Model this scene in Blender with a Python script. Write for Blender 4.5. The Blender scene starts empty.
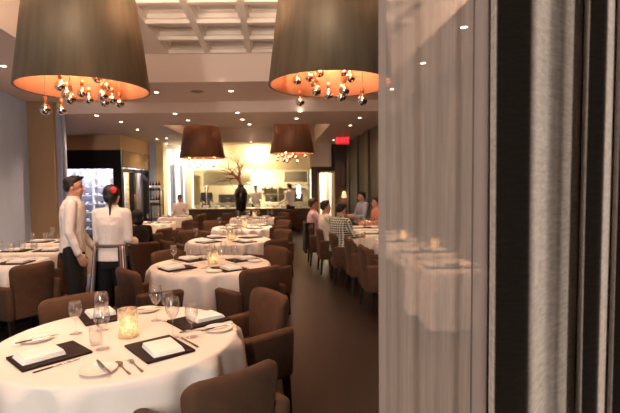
import bpy, bmesh, math, random
from mathutils import Vector, Matrix, Quaternion
random.seed(7)
PI = math.pi
sc = bpy.context.scene
COL = sc.collection
V = Vector

# ------------------------------------------------------------------ camera
F_PX, PITCH, ROLL, EYE = 450.0, math.radians(2.73), math.radians(0.5), 1.62
def ray(px, py):
    u, v = (px - 310) / F_PX, (206.5 - py) / F_PX
    c, s = math.cos(ROLL), math.sin(ROLL)
    u, v = c * u + s * v, -s * u + c * v
    return V((u, math.cos(PITCH) + v * math.sin(PITCH), -math.sin(PITCH) + v * math.cos(PITCH)))
def at_z(px, py, z):
    d = ray(px, py); t = (z - EYE) / d.z
    return V((d.x * t, d.y * t, z))
def at_y(px, py, y):
    d = ray(px, py); t = y / d.y
    return V((d.x * t, y, EYE + d.z * t))

cam_d = bpy.data.cameras.new('camera'); cam = bpy.data.objects.new('camera', cam_d); COL.objects.link(cam)
cam_d.sensor_width = 36; cam_d.lens = F_PX / 620 * 36; cam_d.clip_start = 0.05
cam.matrix_world = Matrix.Translation((0, 0, EYE)) @ Matrix.Rotation(PI / 2 - PITCH, 4, 'X') @ Matrix.Rotation(-ROLL, 4, 'Z')
cam_d.dof.use_dof = True; cam_d.dof.focus_distance = 2.5; cam_d.dof.aperture_fstop = 3.6
sc.camera = cam

# ------------------------------------------------------------------ materials
def lin(c):
    return tuple(((x / 255) / 12.92 if x / 255 <= 0.04045 else ((x / 255 + 0.055) / 1.055) ** 2.4) for x in c)
def mat(name, rgb, rough=0.6, metal=0.0, var=0.0, scale=8.0, bump=0.0, bscale=60.0, stretch=(1, 1, 1), sheen=0.0,
        emit=None, estr=0.0, spec=0.5, aniso=0.0):
    m = bpy.data.materials.new(name); m.use_nodes = True
    nt = m.node_tree; b = nt.nodes['Principled BSDF']
    col = lin(rgb)
    b.inputs['Base Color'].default_value = (*col, 1)
    b.inputs['Roughness'].default_value = rough; b.inputs['Metallic'].default_value = metal
    b.inputs['Specular IOR Level'].default_value = spec
    if sheen:
        b.inputs['Sheen Weight'].default_value = sheen; b.inputs['Sheen Roughness'].default_value = 0.4
        b.inputs['Sheen Tint'].default_value = (*[min(1, x * 1.2 + 0.25) for x in col], 1)
    if aniso: b.inputs['Anisotropic'].default_value = aniso
    if emit:
        b.inputs['Emission Color'].default_value = (*lin(emit), 1); b.inputs['Emission Strength'].default_value = estr
    if var or bump:
        tc = nt.nodes.new('ShaderNodeTexCoord'); mp = nt.nodes.new('ShaderNodeMapping')
        mp.inputs['Scale'].default_value = stretch
        nt.links.new(tc.outputs['Object'], mp.inputs['Vector'])
    if var:
        nz = nt.nodes.new('ShaderNodeTexNoise'); nz.inputs['Scale'].default_value = scale; nz.inputs['Detail'].default_value = 5
        cr = nt.nodes.new('ShaderNodeMapRange'); cr.inputs['From Min'].default_value = 0.3; cr.inputs['From Max'].default_value = 0.7
        cr.inputs['To Min'].default_value = 1 - var; cr.inputs['To Max'].default_value = 1 + var
        mx = nt.nodes.new('ShaderNodeMix'); mx.data_type = 'RGBA'; mx.blend_type = 'MULTIPLY'; mx.inputs['Factor'].default_value = 1
        mx.inputs['A'].default_value = (*col, 1)
        nt.links.new(mp.outputs['Vector'], nz.inputs['Vector']); nt.links.new(nz.outputs['Fac'], cr.inputs['Value'])
        nt.links.new(cr.outputs['Result'], mx.inputs['B']); nt.links.new(mx.outputs['Result'], b.inputs['Base Color'])
    if bump:
        n2 = nt.nodes.new('ShaderNodeTexNoise'); n2.inputs['Scale'].default_value = bscale; n2.inputs['Detail'].default_value = 3
        bp = nt.nodes.new('ShaderNodeBump'); bp.inputs['Strength'].default_value = bump; bp.inputs['Distance'].default_value = 0.01 if bscale > 20 else 0.03
        nt.links.new(mp.outputs['Vector'], n2.inputs['Vector']); nt.links.new(n2.outputs['Fac'], bp.inputs['Height'])
        nt.links.new(bp.outputs['Normal'], b.inputs['Normal'])
    return m
def glass_mat(name, tint=(255, 255, 255), base=0.05, edge=0.55, rough=0.03):
    m = bpy.data.materials.new(name); m.use_nodes = True; nt = m.node_tree
    nt.nodes.remove(nt.nodes['Principled BSDF'])
    tr = nt.nodes.new('ShaderNodeBsdfTransparent'); tr.inputs['Color'].default_value = (*lin(tint), 1)
    gl = nt.nodes.new('ShaderNodeBsdfGlossy'); gl.inputs['Roughness'].default_value = rough
    lw = nt.nodes.new('ShaderNodeLayerWeight'); lw.inputs['Blend'].default_value = 0.35
    mr = nt.nodes.new('ShaderNodeMapRange'); mr.inputs['To Min'].default_value = base; mr.inputs['To Max'].default_value = edge
    mx = nt.nodes.new('ShaderNodeMixShader')
    nt.links.new(lw.outputs['Facing'], mr.inputs['Value']); nt.links.new(mr.outputs['Result'], mx.inputs['Fac'])
    nt.links.new(tr.outputs[0], mx.inputs[1]); nt.links.new(gl.outputs[0], mx.inputs[2])
    nt.links.new(mx.outputs[0], nt.nodes['Material Output'].inputs['Surface'])
    return m
def emit_mat(name, rgb, s):
    m = bpy.data.materials.new(name); m.use_nodes = True; nt = m.node_tree
    nt.nodes.remove(nt.nodes['Principled BSDF'])
    e = nt.nodes.new('ShaderNodeEmission'); e.inputs['Color'].default_value = (*lin(rgb), 1); e.inputs['Strength'].default_value = s
    nt.links.new(e.outputs[0], nt.nodes['Material Output'].inputs['Surface'])
    return m
def sheer_mat(name, rgb, open_=0.3, stripes=0.1):
    m = bpy.data.materials.new(name); m.use_nodes = True; nt = m.node_tree
    nt.nodes.remove(nt.nodes['Principled BSDF'])
    tc = nt.nodes.new('ShaderNodeTexCoord'); mp = nt.nodes.new('ShaderNodeMapping'); mp.inputs['Scale'].default_value = (150, 150, 4)
    nz = nt.nodes.new('ShaderNodeTexNoise'); nz.inputs['Scale'].default_value = 1.0; nz.inputs['Detail'].default_value = 6
    mr = nt.nodes.new('ShaderNodeMapRange'); mr.inputs['From Min'].default_value = 0.3; mr.inputs['From Max'].default_value = 0.7
    mr.inputs['To Min'].default_value = open_ - stripes; mr.inputs['To Max'].default_value = open_ + stripes
    nt.links.new(tc.outputs['Object'], mp.inputs['Vector']); nt.links.new(mp.outputs['Vector'], nz.inputs['Vector'])
    nt.links.new(nz.outputs['Fac'], mr.inputs['Value'])
    d = nt.nodes.new('ShaderNodeBsdfDiffuse'); d.inputs['Color'].default_value = (*lin(rgb), 1)
    t = nt.nodes.new('ShaderNodeBsdfTranslucent'); t.inputs['Color'].default_value = (*lin(rgb), 1)
    m1 = nt.nodes.new('ShaderNodeMixShader'); m1.inputs['Fac'].default_value = 0.3
    nt.links.new(d.outputs[0], m1.inputs[1]); nt.links.new(t.outputs[0], m1.inputs[2])
    tr = nt.nodes.new('ShaderNodeBsdfTransparent')
    m2 = nt.nodes.new('ShaderNodeMixShader'); nt.links.new(mr.outputs['Result'], m2.inputs['Fac'])
    nt.links.new(m1.outputs[0], m2.inputs[1]); nt.links.new(tr.outputs[0], m2.inputs[2])
    nt.links.new(m2.outputs[0], nt.nodes['Material Output'].inputs['Surface'])
    return m

M = {}
M['plaster'] = mat('plaster', (236, 226, 216), 0.8)
M['soffit'] = mat('soffit_paint', (230, 210, 198), 0.8)
M['tan_wall'] = mat('tan_wall', (222, 186, 148), 0.75)
M['grey_wall'] = mat('grey_wall', (196, 214, 246), 0.7, var=0.04, scale=3)
M['brown_wall'] = mat('brown_wall', (164, 132, 100), 0.75)
M['dark_wall'] = mat('dark_wall', (70, 52, 42), 0.6, var=0.1, scale=3)
M['dark_panel'] = mat('dark_panel', (34, 25, 22), 0.6, var=0.1, scale=2, stretch=(6, 6, 0.5))
M['stripe_panel'] = mat('stripe_panel', (66, 52, 47), 0.6)
M['floor'] = mat('floor_wood', (46, 34, 28), 0.36, var=0.18, scale=2.5, stretch=(6, 0.8, 1), spec=0.4)
M['kitchen_wall'] = mat('kitchen_wall', (218, 206, 176), 0.6)
M['cream'] = mat('cream_wall', (240, 222, 180), 0.7)
M['steel'] = mat('steel', (200, 192, 172), 0.4, 0.3)
M['dark_steel'] = mat('dark_steel', (70, 62, 52), 0.4, 0.6)
M['white_metal'] = mat('white_metal', (220, 215, 205), 0.5)
M['black'] = mat('black_frame', (22, 18, 17), 0.5)
M['blue_metal'] = mat('blue_metal', (165, 168, 190), 0.45, 0.2)
M['cloth'] = mat('tablecloth_linen', (238, 229, 221), 0.85, bump=0.22, bscale=7)
M['napkin'] = mat('napkin_linen', (248, 244, 238), 0.85)
M['suede'] = mat('suede', (84, 60, 45), 0.85, var=0.12, scale=14, bump=0.15, bscale=90, sheen=0.15, spec=0.2)
M['chair_leg'] = mat('chair_leg', (26, 17, 13), 0.4)
M['leather'] = mat('menu_leather', (34, 19, 16), 0.7, spec=0.25, var=0.1, scale=30, bump=0.15, bscale=150)
M['china'] = mat('china', (245, 240, 232), 0.2)
M['silver'] = mat('silver', (205, 198, 190), 0.22, 1.0)
M['glass'] = glass_mat('clear_glass', base=0.07, edge=0.42, rough=0.02)
M['pane'] = glass_mat('window_glass', base=0.06, edge=0.3)
M['chrome'] = mat('mirror_chrome', (225, 215, 205), 0.06, 1.0)
M['brass'] = mat('socket_brass', (196, 140, 98), 0.4, 0.5)
M['bulb_glass'] = glass_mat('bulb_glass', (255, 235, 205), 0.12, 0.6)
M['filament'] = emit_mat('filament', (255, 205, 150), 30)
M['bronze'] = mat('brushed_bronze', (146, 126, 100), 0.55, 0.55, var=0.16, scale=1.0, stretch=(14, 14, 0.3))  # vertical colour streaks stand in for reflections of the room
M['bronze_dark'] = mat('brushed_bronze_dark', (150, 108, 82), 0.5, 0.5, var=0.14, scale=1.0, stretch=(12, 12, 0.3))  # same painted streaks in place of room reflections
M['copper'] = mat('copper_leaf', (234, 160, 118), 0.6, 0.1, var=0.08, scale=6)
M['cord'] = mat('cord', (210, 180, 140), 0.5)
M['lens'] = emit_mat('downlight_lens', (255, 232, 200), 14)
M['lens_ring'] = mat('downlight_ring', (225, 205, 190), 0.5)
M['exit'] = emit_mat('exit_red', (255, 60, 66), 2.2)
M['exit_face'] = mat('exit_face', (190, 50, 52), 0.5, emit=(255, 40, 45), estr=0.55)
M['day'] = emit_mat('daylight', (255, 248, 232), 2.2)
M['doorglow'] = emit_mat('corridor_light', (255, 228, 175), 1.1)
M['flame'] = emit_mat('flame', (255, 200, 110), 26)
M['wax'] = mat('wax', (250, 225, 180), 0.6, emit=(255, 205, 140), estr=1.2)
M['shirt_white'] = mat('shirt_white', (238, 228, 220), 0.85, bump=1.0, bscale=8, stretch=(1.4, 1.4, 0.8))
M['shirt_lilac'] = mat('shirt_lilac', (205, 170, 175), 0.85)
M['shirt_blue'] = mat('shirt_blue', (150, 150, 165), 0.85)
M['tee_white'] = mat('tee_white', (240, 225, 210), 0.85)
M['cloth_black'] = mat('cloth_black', (17, 15, 17), 0.85)
M['navy'] = mat('navy', (45, 48, 66), 0.8)
M['pink'] = mat('pink_top', (190, 120, 100), 0.8)
M['skin'] = mat('skin', (192, 140, 114), 0.55)
M['skin_dark'] = mat('skin_tan', (170, 108, 78), 0.55)
M['hair'] = mat('hair_black', (14, 10, 9), 0.55, bump=0.4, bscale=50, stretch=(4, 4, 1))
M['hair_brown'] = mat('hair_brown', (44, 27, 18), 0.55, bump=0.5, bscale=40)
M['eye'] = mat('eye_dark', (25, 18, 15), 0.3)
M['lips'] = mat('lips', (165, 90, 76), 0.5)
M['flower'] = mat('flower_red', (205, 40, 52), 0.6)
M['vase'] = mat('vase_black', (26, 17, 14), 0.25)
M['branch'] = mat('branch', (112, 62, 34), 0.8)
M['drape_grey'] = mat('drape_grey', (128, 128, 138), 0.8)
M['banquette'] = mat('banquette', (62, 42, 34), 0.6)
M['drape_gold'] = mat('drape_gold', (226, 200, 140), 0.8)
M['food'] = mat('food', (170, 120, 60), 0.6, var=0.4, scale=30)
M['paper'] = mat('bottle_dark', (40, 26, 24), 0.25)
M['stone'] = mat('sign_stone', (176, 150, 112), 0.7, var=0.1, scale=10)
# plaid
def plaid():
    m = mat('plaid', (60, 80, 62), 0.85); nt = m.node_tree; b = nt.nodes['Principled BSDF']
    tc = nt.nodes.new('ShaderNodeTexCoord'); sx = nt.nodes.new('ShaderNodeSeparateXYZ')
    nt.links.new(tc.outputs['Object'], sx.inputs[0])
    def wave(sock):
        a = nt.nodes.new('ShaderNodeMath'); a.operation = 'MULTIPLY'; a.inputs[1].default_value = 26
        f = nt.nodes.new('ShaderNodeMath'); f.operation = 'FRACT'
        g = nt.nodes.new('ShaderNodeMath'); g.operation = 'GREATER_THAN'; g.inputs[1].default_value = 0.62
        nt.links.new(sock, a.inputs[0]); nt.links.new(a.outputs[0], f.inputs[0]); nt.links.new(f.outputs[0], g.inputs[0])
        return g.outputs[0]
    s = nt.nodes.new('ShaderNodeMath'); s.operation = 'ADD'
    nt.links.new(wave(sx.outputs[0]), s.inputs[0]); nt.links.new(wave(sx.outputs[2]), s.inputs[1])
    cr = nt.nodes.new('ShaderNodeValToRGB'); e = cr.color_ramp.elements
    h = nt.nodes.new('ShaderNodeMath'); h.operation = 'MULTIPLY'; h.inputs[1].default_value = 0.5
    nt.links.new(s.outputs[0], h.inputs[0]); nt.links.new(h.outputs[0], cr.inputs[0])
    e[0].position = 0.2; e[0].color = (*lin((36, 50, 44)), 1); e[1].position = 0.6; e[1].color = (*lin((225, 225, 205)), 1)
    nt.links.new(cr.outputs[0], b.inputs['Base Color'])
    return m
M['plaid'] = plaid()
def stripe_sash():
    m = mat('striped_sash', (90, 80, 80), 0.8); nt = m.node_tree; b = nt.nodes['Principled BSDF']
    tc = nt.nodes.new('ShaderNodeTexCoord'); sx = nt.nodes.new('ShaderNodeSeparateXYZ')
    nt.links.new(tc.outputs['UV'], sx.inputs[0])
    cr = nt.nodes.new('ShaderNodeValToRGB'); cr.color_ramp.interpolation = 'CONSTANT'
    e = cr.color_ramp.elements
    dk, gy, lt = lin((44, 34, 34)), lin((128, 112, 110)), lin((225, 212, 205))
    e[0].position = 0; e[0].color = (*dk, 1); e[1].position = 0.2; e[1].color = (*gy, 1)
    for p, c in ((0.36, dk), (0.45, lt), (0.58, dk), (0.68, gy), (0.84, dk)):
        q = e.new(p); q.color = (*c, 1)
    nt.links.new(sx.outputs[0], cr.inputs[0]); nt.links.new(cr.outputs[0], b.inputs['Base Color'])
    return m
M['sash'] = stripe_sash()
# mercury glass for the candle holders
def mercury():
    m = bpy.data.materials.new('mercury_glass'); m.use_nodes = True; nt = m.node_tree
    nt.nodes.remove(nt.nodes['Principled BSDF'])
    tc = nt.nodes.new('ShaderNodeTexCoord'); nz = nt.nodes.new('ShaderNodeTexNoise'); nz.inputs['Scale'].default_value = 45; nz.inputs['Detail'].default_value = 6
    nt.links.new(tc.outputs['Object'], nz.inputs['Vector'])
    mr = nt.nodes.new('ShaderNodeMapRange'); mr.inputs['From Min'].default_value = 0.42; mr.inputs['From Max'].default_value = 0.62
    mr.inputs['To Min'].default_value = 0.25; mr.inputs['To Max'].default_value = 0.7
    nt.links.new(nz.outputs['Fac'], mr.inputs['Value'])
    tl = nt.nodes.new('ShaderNodeBsdfTranslucent'); tl.inputs['Color'].default_value = (*lin((255, 246, 232)), 1)
    gl = nt.nodes.new('ShaderNodeBsdfGlossy'); gl.inputs['Color'].default_value = (*lin((240, 222, 195)), 1); gl.inputs['Roughness'].default_value = 0.25
    mx = nt.nodes.new('ShaderNodeMixShader'); nt.links.new(mr.outputs['Result'], mx.inputs['Fac'])
    nt.links.new(tl.outputs[0], mx.inputs[1]); nt.links.new(gl.outputs[0], mx.inputs[2])
    tr = nt.nodes.new('ShaderNodeBsdfTransparent'); m3 = nt.nodes.new('ShaderNodeMixShader'); m3.inputs['Fac'].default_value = 0.25
    nt.links.new(mx.outputs[0], m3.inputs[1]); nt.links.new(tr.outputs[0], m3.inputs[2])
    nt.links.new(m3.outputs[0], nt.nodes['Material Output'].inputs['Surface'])
    return m
M['mercury'] = mercury()
# velvet
def velvet():
    m = bpy.data.materials.new('velvet'); m.use_nodes = True; nt = m.node_tree; b = nt.nodes['Principled BSDF']
    tc = nt.nodes.new('ShaderNodeTexCoord')
    mp = nt.nodes.new('ShaderNodeMapping'); mp.inputs['Scale'].default_value = (14, 14, 60)
    nz = nt.nodes.new('ShaderNodeTexNoise'); nz.inputs['Scale'].default_value = 1.6; nz.inputs['Detail'].default_value = 7; nz.inputs['Roughness'].default_value = 0.7
    nt.links.new(tc.outputs['Object'], mp.inputs[0]); nt.links.new(mp.outputs[0], nz.inputs['Vector'])
    mr = nt.nodes.new('ShaderNodeMapRange'); mr.inputs['From Min'].default_value = 0.3; mr.inputs['From Max'].default_value = 0.7
    mr.inputs['To Min'].default_value = 0.62; mr.inputs['To Max'].default_value = 1.0
    nt.links.new(nz.outputs['Fac'], mr.inputs['Value'])
    nt.nodes.remove(b)
    df = nt.nodes.new('ShaderNodeBsdfDiffuse'); df.inputs['Color'].default_value = (*lin((28, 24, 21)), 1)
    sh = nt.nodes.new('ShaderNodeBsdfSheen'); sh.distribution = 'ASHIKHMIN'; sh.inputs['Roughness'].default_value = 0.35
    cm = nt.nodes.new('ShaderNodeMix'); cm.data_type = 'RGBA'; cm.inputs['A'].default_value = (0, 0, 0, 1); cm.inputs['B'].default_value = (0.84, 0.70, 0.60, 1)
    nt.links.new(mr.outputs['Result'], cm.inputs['Factor']); nt.links.new(cm.outputs['Result'], sh.inputs['Color'])
    ad = nt.nodes.new('ShaderNodeAddShader'); nt.links.new(df.outputs[0], ad.inputs[0]); nt.links.new(sh.outputs[0], ad.inputs[1])
    nt.links.new(ad.outputs[0], nt.nodes['Material Output'].inputs['Surface'])
    n2 = nt.nodes.new('ShaderNodeTexNoise'); n2.inputs['Scale'].default_value = 18; n2.inputs['Detail'].default_value = 5
    nt.links.new(tc.outputs['Object'], n2.inputs['Vector'])
    bp = nt.nodes.new('ShaderNodeBump'); bp.inputs['Strength'].default_value = 0.1; bp.inputs['Distance'].default_value = 0.012
    nt.links.new(n2.outputs['Fac'], bp.inputs['Height']); nt.links.new(bp.outputs[0], df.inputs['Normal']); nt.links.new(bp.outputs[0], sh.inputs['Normal'])
    return m
M['velvet'] = velvet()
M['sheer'] = sheer_mat('sheer_voile', (180, 163, 151), 0.36, 0.07)
M['drape_grey'] = sheer_mat('drape_grey', (170, 175, 192), 0.28, 0.05)
M['drape_gold'] = sheer_mat('drape_gold', (250, 226, 165), 0.12, 0.05)
M['drape_white'] = sheer_mat('drape_white', (235, 232, 225), 0.12, 0.05)
M['sheer_hem'] = sheer_mat('sheer_hem', (162, 146, 137), 0.1, 0.03)

# ------------------------------------------------------------------ mesh helpers
def box(bm, x0, x1, y0, y1, z0, z1, bev=0.0, mtx=None):
    r = bmesh.ops.create_cube(bm, size=1)
    vs = r['verts']
    for v in vs:
        v.co = V(((x0 + x1) / 2 + v.co.x * (x1 - x0), (y0 + y1) / 2 + v.co.y * (y1 - y0), (z0 + z1) / 2 + v.co.z * (z1 - z0)))
    if bev:
        es = list({e for v in vs for e in v.link_edges})
        q = bmesh.ops.bevel(bm, geom=es, offset=bev, segments=3, profile=0.5, affect='EDGES')
        vs = list({v for f in q['faces'] for v in f.verts} | {v for v in vs if v.is_valid})
    if mtx is not None:
        bmesh.ops.transform(bm, matrix=mtx, verts=vs)
    return vs
def lathe(bm, prof, n=24, c=(0, 0, 0), close=False):
    rings = []
    for r, z in prof:
        if r < 1e-5: rings.append([bm.verts.new((c[0], c[1], c[2] + z))])
        else: rings.append([bm.verts.new((c[0] + r * math.cos(2 * PI * i / n), c[1] + r * math.sin(2 * PI * i / n), c[2] + z)) for i in range(n)])
    pairs = list(zip(rings, rings[1:]))
    if close: pairs.append((rings[-1], rings[0]))
    for a, b in pairs:
        for i in range(n):
            j = (i + 1) % n
            if len(a) == 1 and len(b) == 1: continue
            if len(a) == 1: bm.faces.new((a[0], b[j], b[i]))
            elif len(b) == 1: bm.faces.new((a[i], a[j], b[0]))
            else: bm.faces.new((a[i], a[j], b[j], b[i]))
def ring_loft(bm, rings, caps=True):
    vr = [[bm.verts.new(p) for p in r] for r in rings]
    n = len(vr[0])
    for a, b in zip(vr, vr[1:]):
        for i in range(n):
            j = (i + 1) % n
            bm.faces.new((a[i], a[j], b[j], b[i]))
    if caps:
        bm.faces.new(list(reversed(vr[0]))); bm.faces.new(vr[-1])
def tube(bm, pts, rads, n=10, caps=True):
    pts = [V(p) for p in pts]
    if not hasattr(rads, '__len__'): rads = [rads] * len(pts)
    rings = []; up = None
    for i, p in enumerate(pts):
        d = (pts[min(i + 1, len(pts) - 1)] - pts[max(i - 1, 0)]).normalized()
        if up is None:
            up = V((0, 0, 1)) if abs(d.z) < 0.9 else V((1, 0, 0))
        a = d.cross(up).normalized(); b = a.cross(d).normalized(); up = b
        rings.append([p + (a * math.cos(2 * PI * k / n) + b * math.sin(2 * PI * k / n)) * rads[i] for k in range(n)])
    ring_loft(bm, rings, caps)
def prism(bm, poly, z0, z1):
    a = [bm.verts.new((x, y, z0)) for x, y in poly]; b = [bm.verts.new((x, y, z1)) for x, y in poly]
    n = len(poly)
    bm.faces.new(list(reversed(a))); bm.faces.new(b)
    for i in range(n):
        j = (i + 1) % n; bm.faces.new((a[i], a[j], b[j], b[i]))
def obj(name, bm, m, parent=None, smooth=True, loc=None, auto=None, rotz=0):
    me = bpy.data.meshes.new(name)
    bmesh.ops.recalc_face_normals(bm, faces=bm.faces)
    bm.to_mesh(me); bm.free()
    me.materials.append(M[m] if isinstance(m, str) else m)
    if smooth:
        me.polygons.foreach_set('use_smooth', [True] * len(me.polygons))
        if auto is not None: me.set_sharp_from_angle(angle=math.radians(auto))
    o = bpy.data.objects.new(name, me); COL.objects.link(o)
    if parent is not None: o.parent = parent
    if loc is not None: o.location = loc
    if rotz: o.rotation_euler.z = rotz
    return o
def tag(o, label, cat, group=None, kind=None):
    o['label'] = label; o['category'] = cat
    if group: o['group'] = group
    if kind: o['kind'] = kind
    return o
def thing(name, label, cat, loc=(0, 0, 0), rotz=0, group=None):
    o = bpy.data.objects.new(name, None); COL.objects.link(o); o.empty_display_size = 0.1
    o.location = loc; o.rotation_euler = (0, 0, rotz)
    return tag(o, label, cat, group)
def struct(name, bm, m, parent=None, smooth=False):
    o = obj(name, bm, m, parent, smooth, auto=30 if smooth else None)
    if parent is None: o['kind'] = 'structure'
    return o
def kids(o):
    return [c for c in bpy.data.objects if c.parent == o]
KID = {}
def dup(root, loc, rotz=0, label=None, group=None, cat=None):
    r = root.copy(); COL.objects.link(r); r.location = loc; r.rotation_euler = (0, 0, rotz)
    if label: r['label'] = label
    if group: r['group'] = group
    elif 'group' in r: del r['group']
    if root.name not in KID:
        KID[root.name] = [(c, kids(c)) for c in kids(root)]
    for ch, gs in KID[root.name]:
        c = ch.copy(); COL.objects.link(c); c.parent = r
        for g in gs:
            d = g.copy(); COL.objects.link(d); d.parent = c
    return r
class Proto:
    """The first placing moves the model itself, every later one copies it."""
    def __init__(self, make): self.o = make(); self.used = False
    def put(self, loc, rotz, label, group=None):
        if not self.used:
            self.used = True
            o = self.o; o.location = loc; o.rotation_euler = (0, 0, rotz); o['label'] = label
            if group: o['group'] = group
            KID[o.name] = [(c, kids(c)) for c in kids(o)]
            return o
        o = dup(self.o, loc, rotz, label, group)
        return o
def B(): return bmesh.new()
def face_dir(dx, dy): return math.atan2(-dx, dy)     # rotation that turns local +Y to (dx, dy)

def wr(y): return 1.31 + (15.9 - y) * 0.086
# ------------------------------------------------------------------ people
def ell(bm, c, r, rot=None, seg=16):
    rot = rot or Matrix.Identity(3); c = V(c); nr = seg // 2 + 1
    tp = bm.verts.new(c + rot @ V((0, 0, r[2]))); bt = bm.verts.new(c + rot @ V((0, 0, -r[2])))
    R = []
    for k in range(1, nr):
        a = PI * k / nr; sa, ca = math.sin(a), math.cos(a)
        R.append([bm.verts.new(c + rot @ V((r[0] * sa * math.cos(2 * PI * i / seg), r[1] * sa * math.sin(2 * PI * i / seg), r[2] * ca))) for i in range(seg)])
    for i in range(seg):
        j = (i + 1) % seg
        bm.faces.new((tp, R[0][i], R[0][j])); bm.faces.new((bt, R[-1][j], R[-1][i]))
        for a, e in zip(R, R[1:]): bm.faces.new((a[i], e[i], e[j], a[j]))
def cap_chain(bm, pts, rads, flat=1.0):
    for (a, ra), (c, rc) in zip(list(zip(pts, rads)), list(zip(pts, rads))[1:]):
        a, c = V(a), V(c); n = max(2, int((c - a).length / (min(ra, rc) * 0.45)) + 1)
        tube(bm, [a.lerp(c, i / n) for i in range(n + 1)], [ra + (rc - ra) * i / n for i in range(n + 1)], 14)
        ell(bm, a, (ra,) * 3, seg=12)
    ell(bm, pts[-1], (rads[-1],) * 3, seg=12)
def torso_loft(bm, secs, n=24):
    rings = []
    for c, rx, ry, fx in secs:
        rings.append([V(c) + fx @ V((rx * math.cos(2 * PI * i / n), ry * math.sin(2 * PI * i / n), 0)) for i in range(n)])
    ring_loft(bm, rings)
def remesh(bm, name, m, parent, voxel, smooth=4, disp=None):
    me = bpy.data.meshes.new(name); bmesh.ops.recalc_face_normals(bm, faces=bm.faces); bm.to_mesh(me); bm.free()
    o = bpy.data.objects.new(name, me); COL.objects.link(o)
    r = o.modifiers.new('r', 'REMESH'); r.mode = 'VOXEL'; r.voxel_size = voxel
    s = o.modifiers.new('s', 'SMOOTH'); s.iterations = smooth; s.factor = 0.5
    dg = bpy.context.evaluated_depsgraph_get()
    me2 = bpy.data.meshes.new_from_object(o.evaluated_get(dg)); bpy.data.objects.remove(o); bpy.data.meshes.remove(me)
    me2.name = name; me2.materials.clear(); me2.materials.append(M[m])
    me2.polygons.foreach_set('use_smooth', [True] * len(me2.polygons))
    o = bpy.data.objects.new(name, me2); COL.objects.link(o); o.parent = parent
    return o
def elbow(sh, ha, hint, l1, l2):
    d = ha - sh; L = min(d.length, (l1 + l2) * 0.999); d.normalize()
    x = (l1 * l1 - l2 * l2 + L * L) / (2 * L); h = math.sqrt(max(0, l1 * l1 - x * x))
    p = hint - d * hint.dot(d); p.normalize()
    return sh + d * x + p * h
def hand(bm, wr_, d, pn, side_, s, curl=0.5):
    """wr_: wrist, d: pointing direction, pn: palm normal, side_: direction of the thumb"""
    d = d.normalized(); pn = (pn - d * pn.dot(d)).normalized(); sd = d.cross(pn) 
    if sd.dot(side_) < 0: sd = -sd
    rot = Matrix((sd, d, pn)).transposed()
    ell(bm, wr_ + d * 0.05 * s, (0.04 * s, 0.052 * s, 0.016 * s), rot, 14)
    for k, ln in enumerate((0.072, 0.08, 0.075, 0.058)):
        base = wr_ + d * 0.088 * s + sd * (0.028 - 0.019 * k) * s
        p = [wr_ + d * 0.05 * s + sd * (0.022 - 0.015 * k) * s, base]; dd = d.copy()
        for q, f in enumerate((0.45, 0.32, 0.23)):
            ang = curl * (0.4 + 0.35 * q)
            dd = (d * math.cos(ang * (q + 1) * 0.6) + pn * math.sin(ang * (q + 1) * 0.6)).normalized()
            p.append(p[-1] + dd * ln * f * s)
        cap_chain(bm, p, [0.0105 * s, 0.0098 * s, 0.0092 * s, 0.0085 * s, 0.0075 * s])
    th = [wr_ + d * 0.02 * s + sd * 0.025 * s, wr_ + d * 0.05 * s + sd * 0.05 * s + pn * 0.01 * s, wr_ + d * 0.085 * s + sd * 0.056 * s + pn * 0.022 * s]
    cap_chain(bm, th, [0.014 * s, 0.0115 * s, 0.0095 * s])
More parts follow.
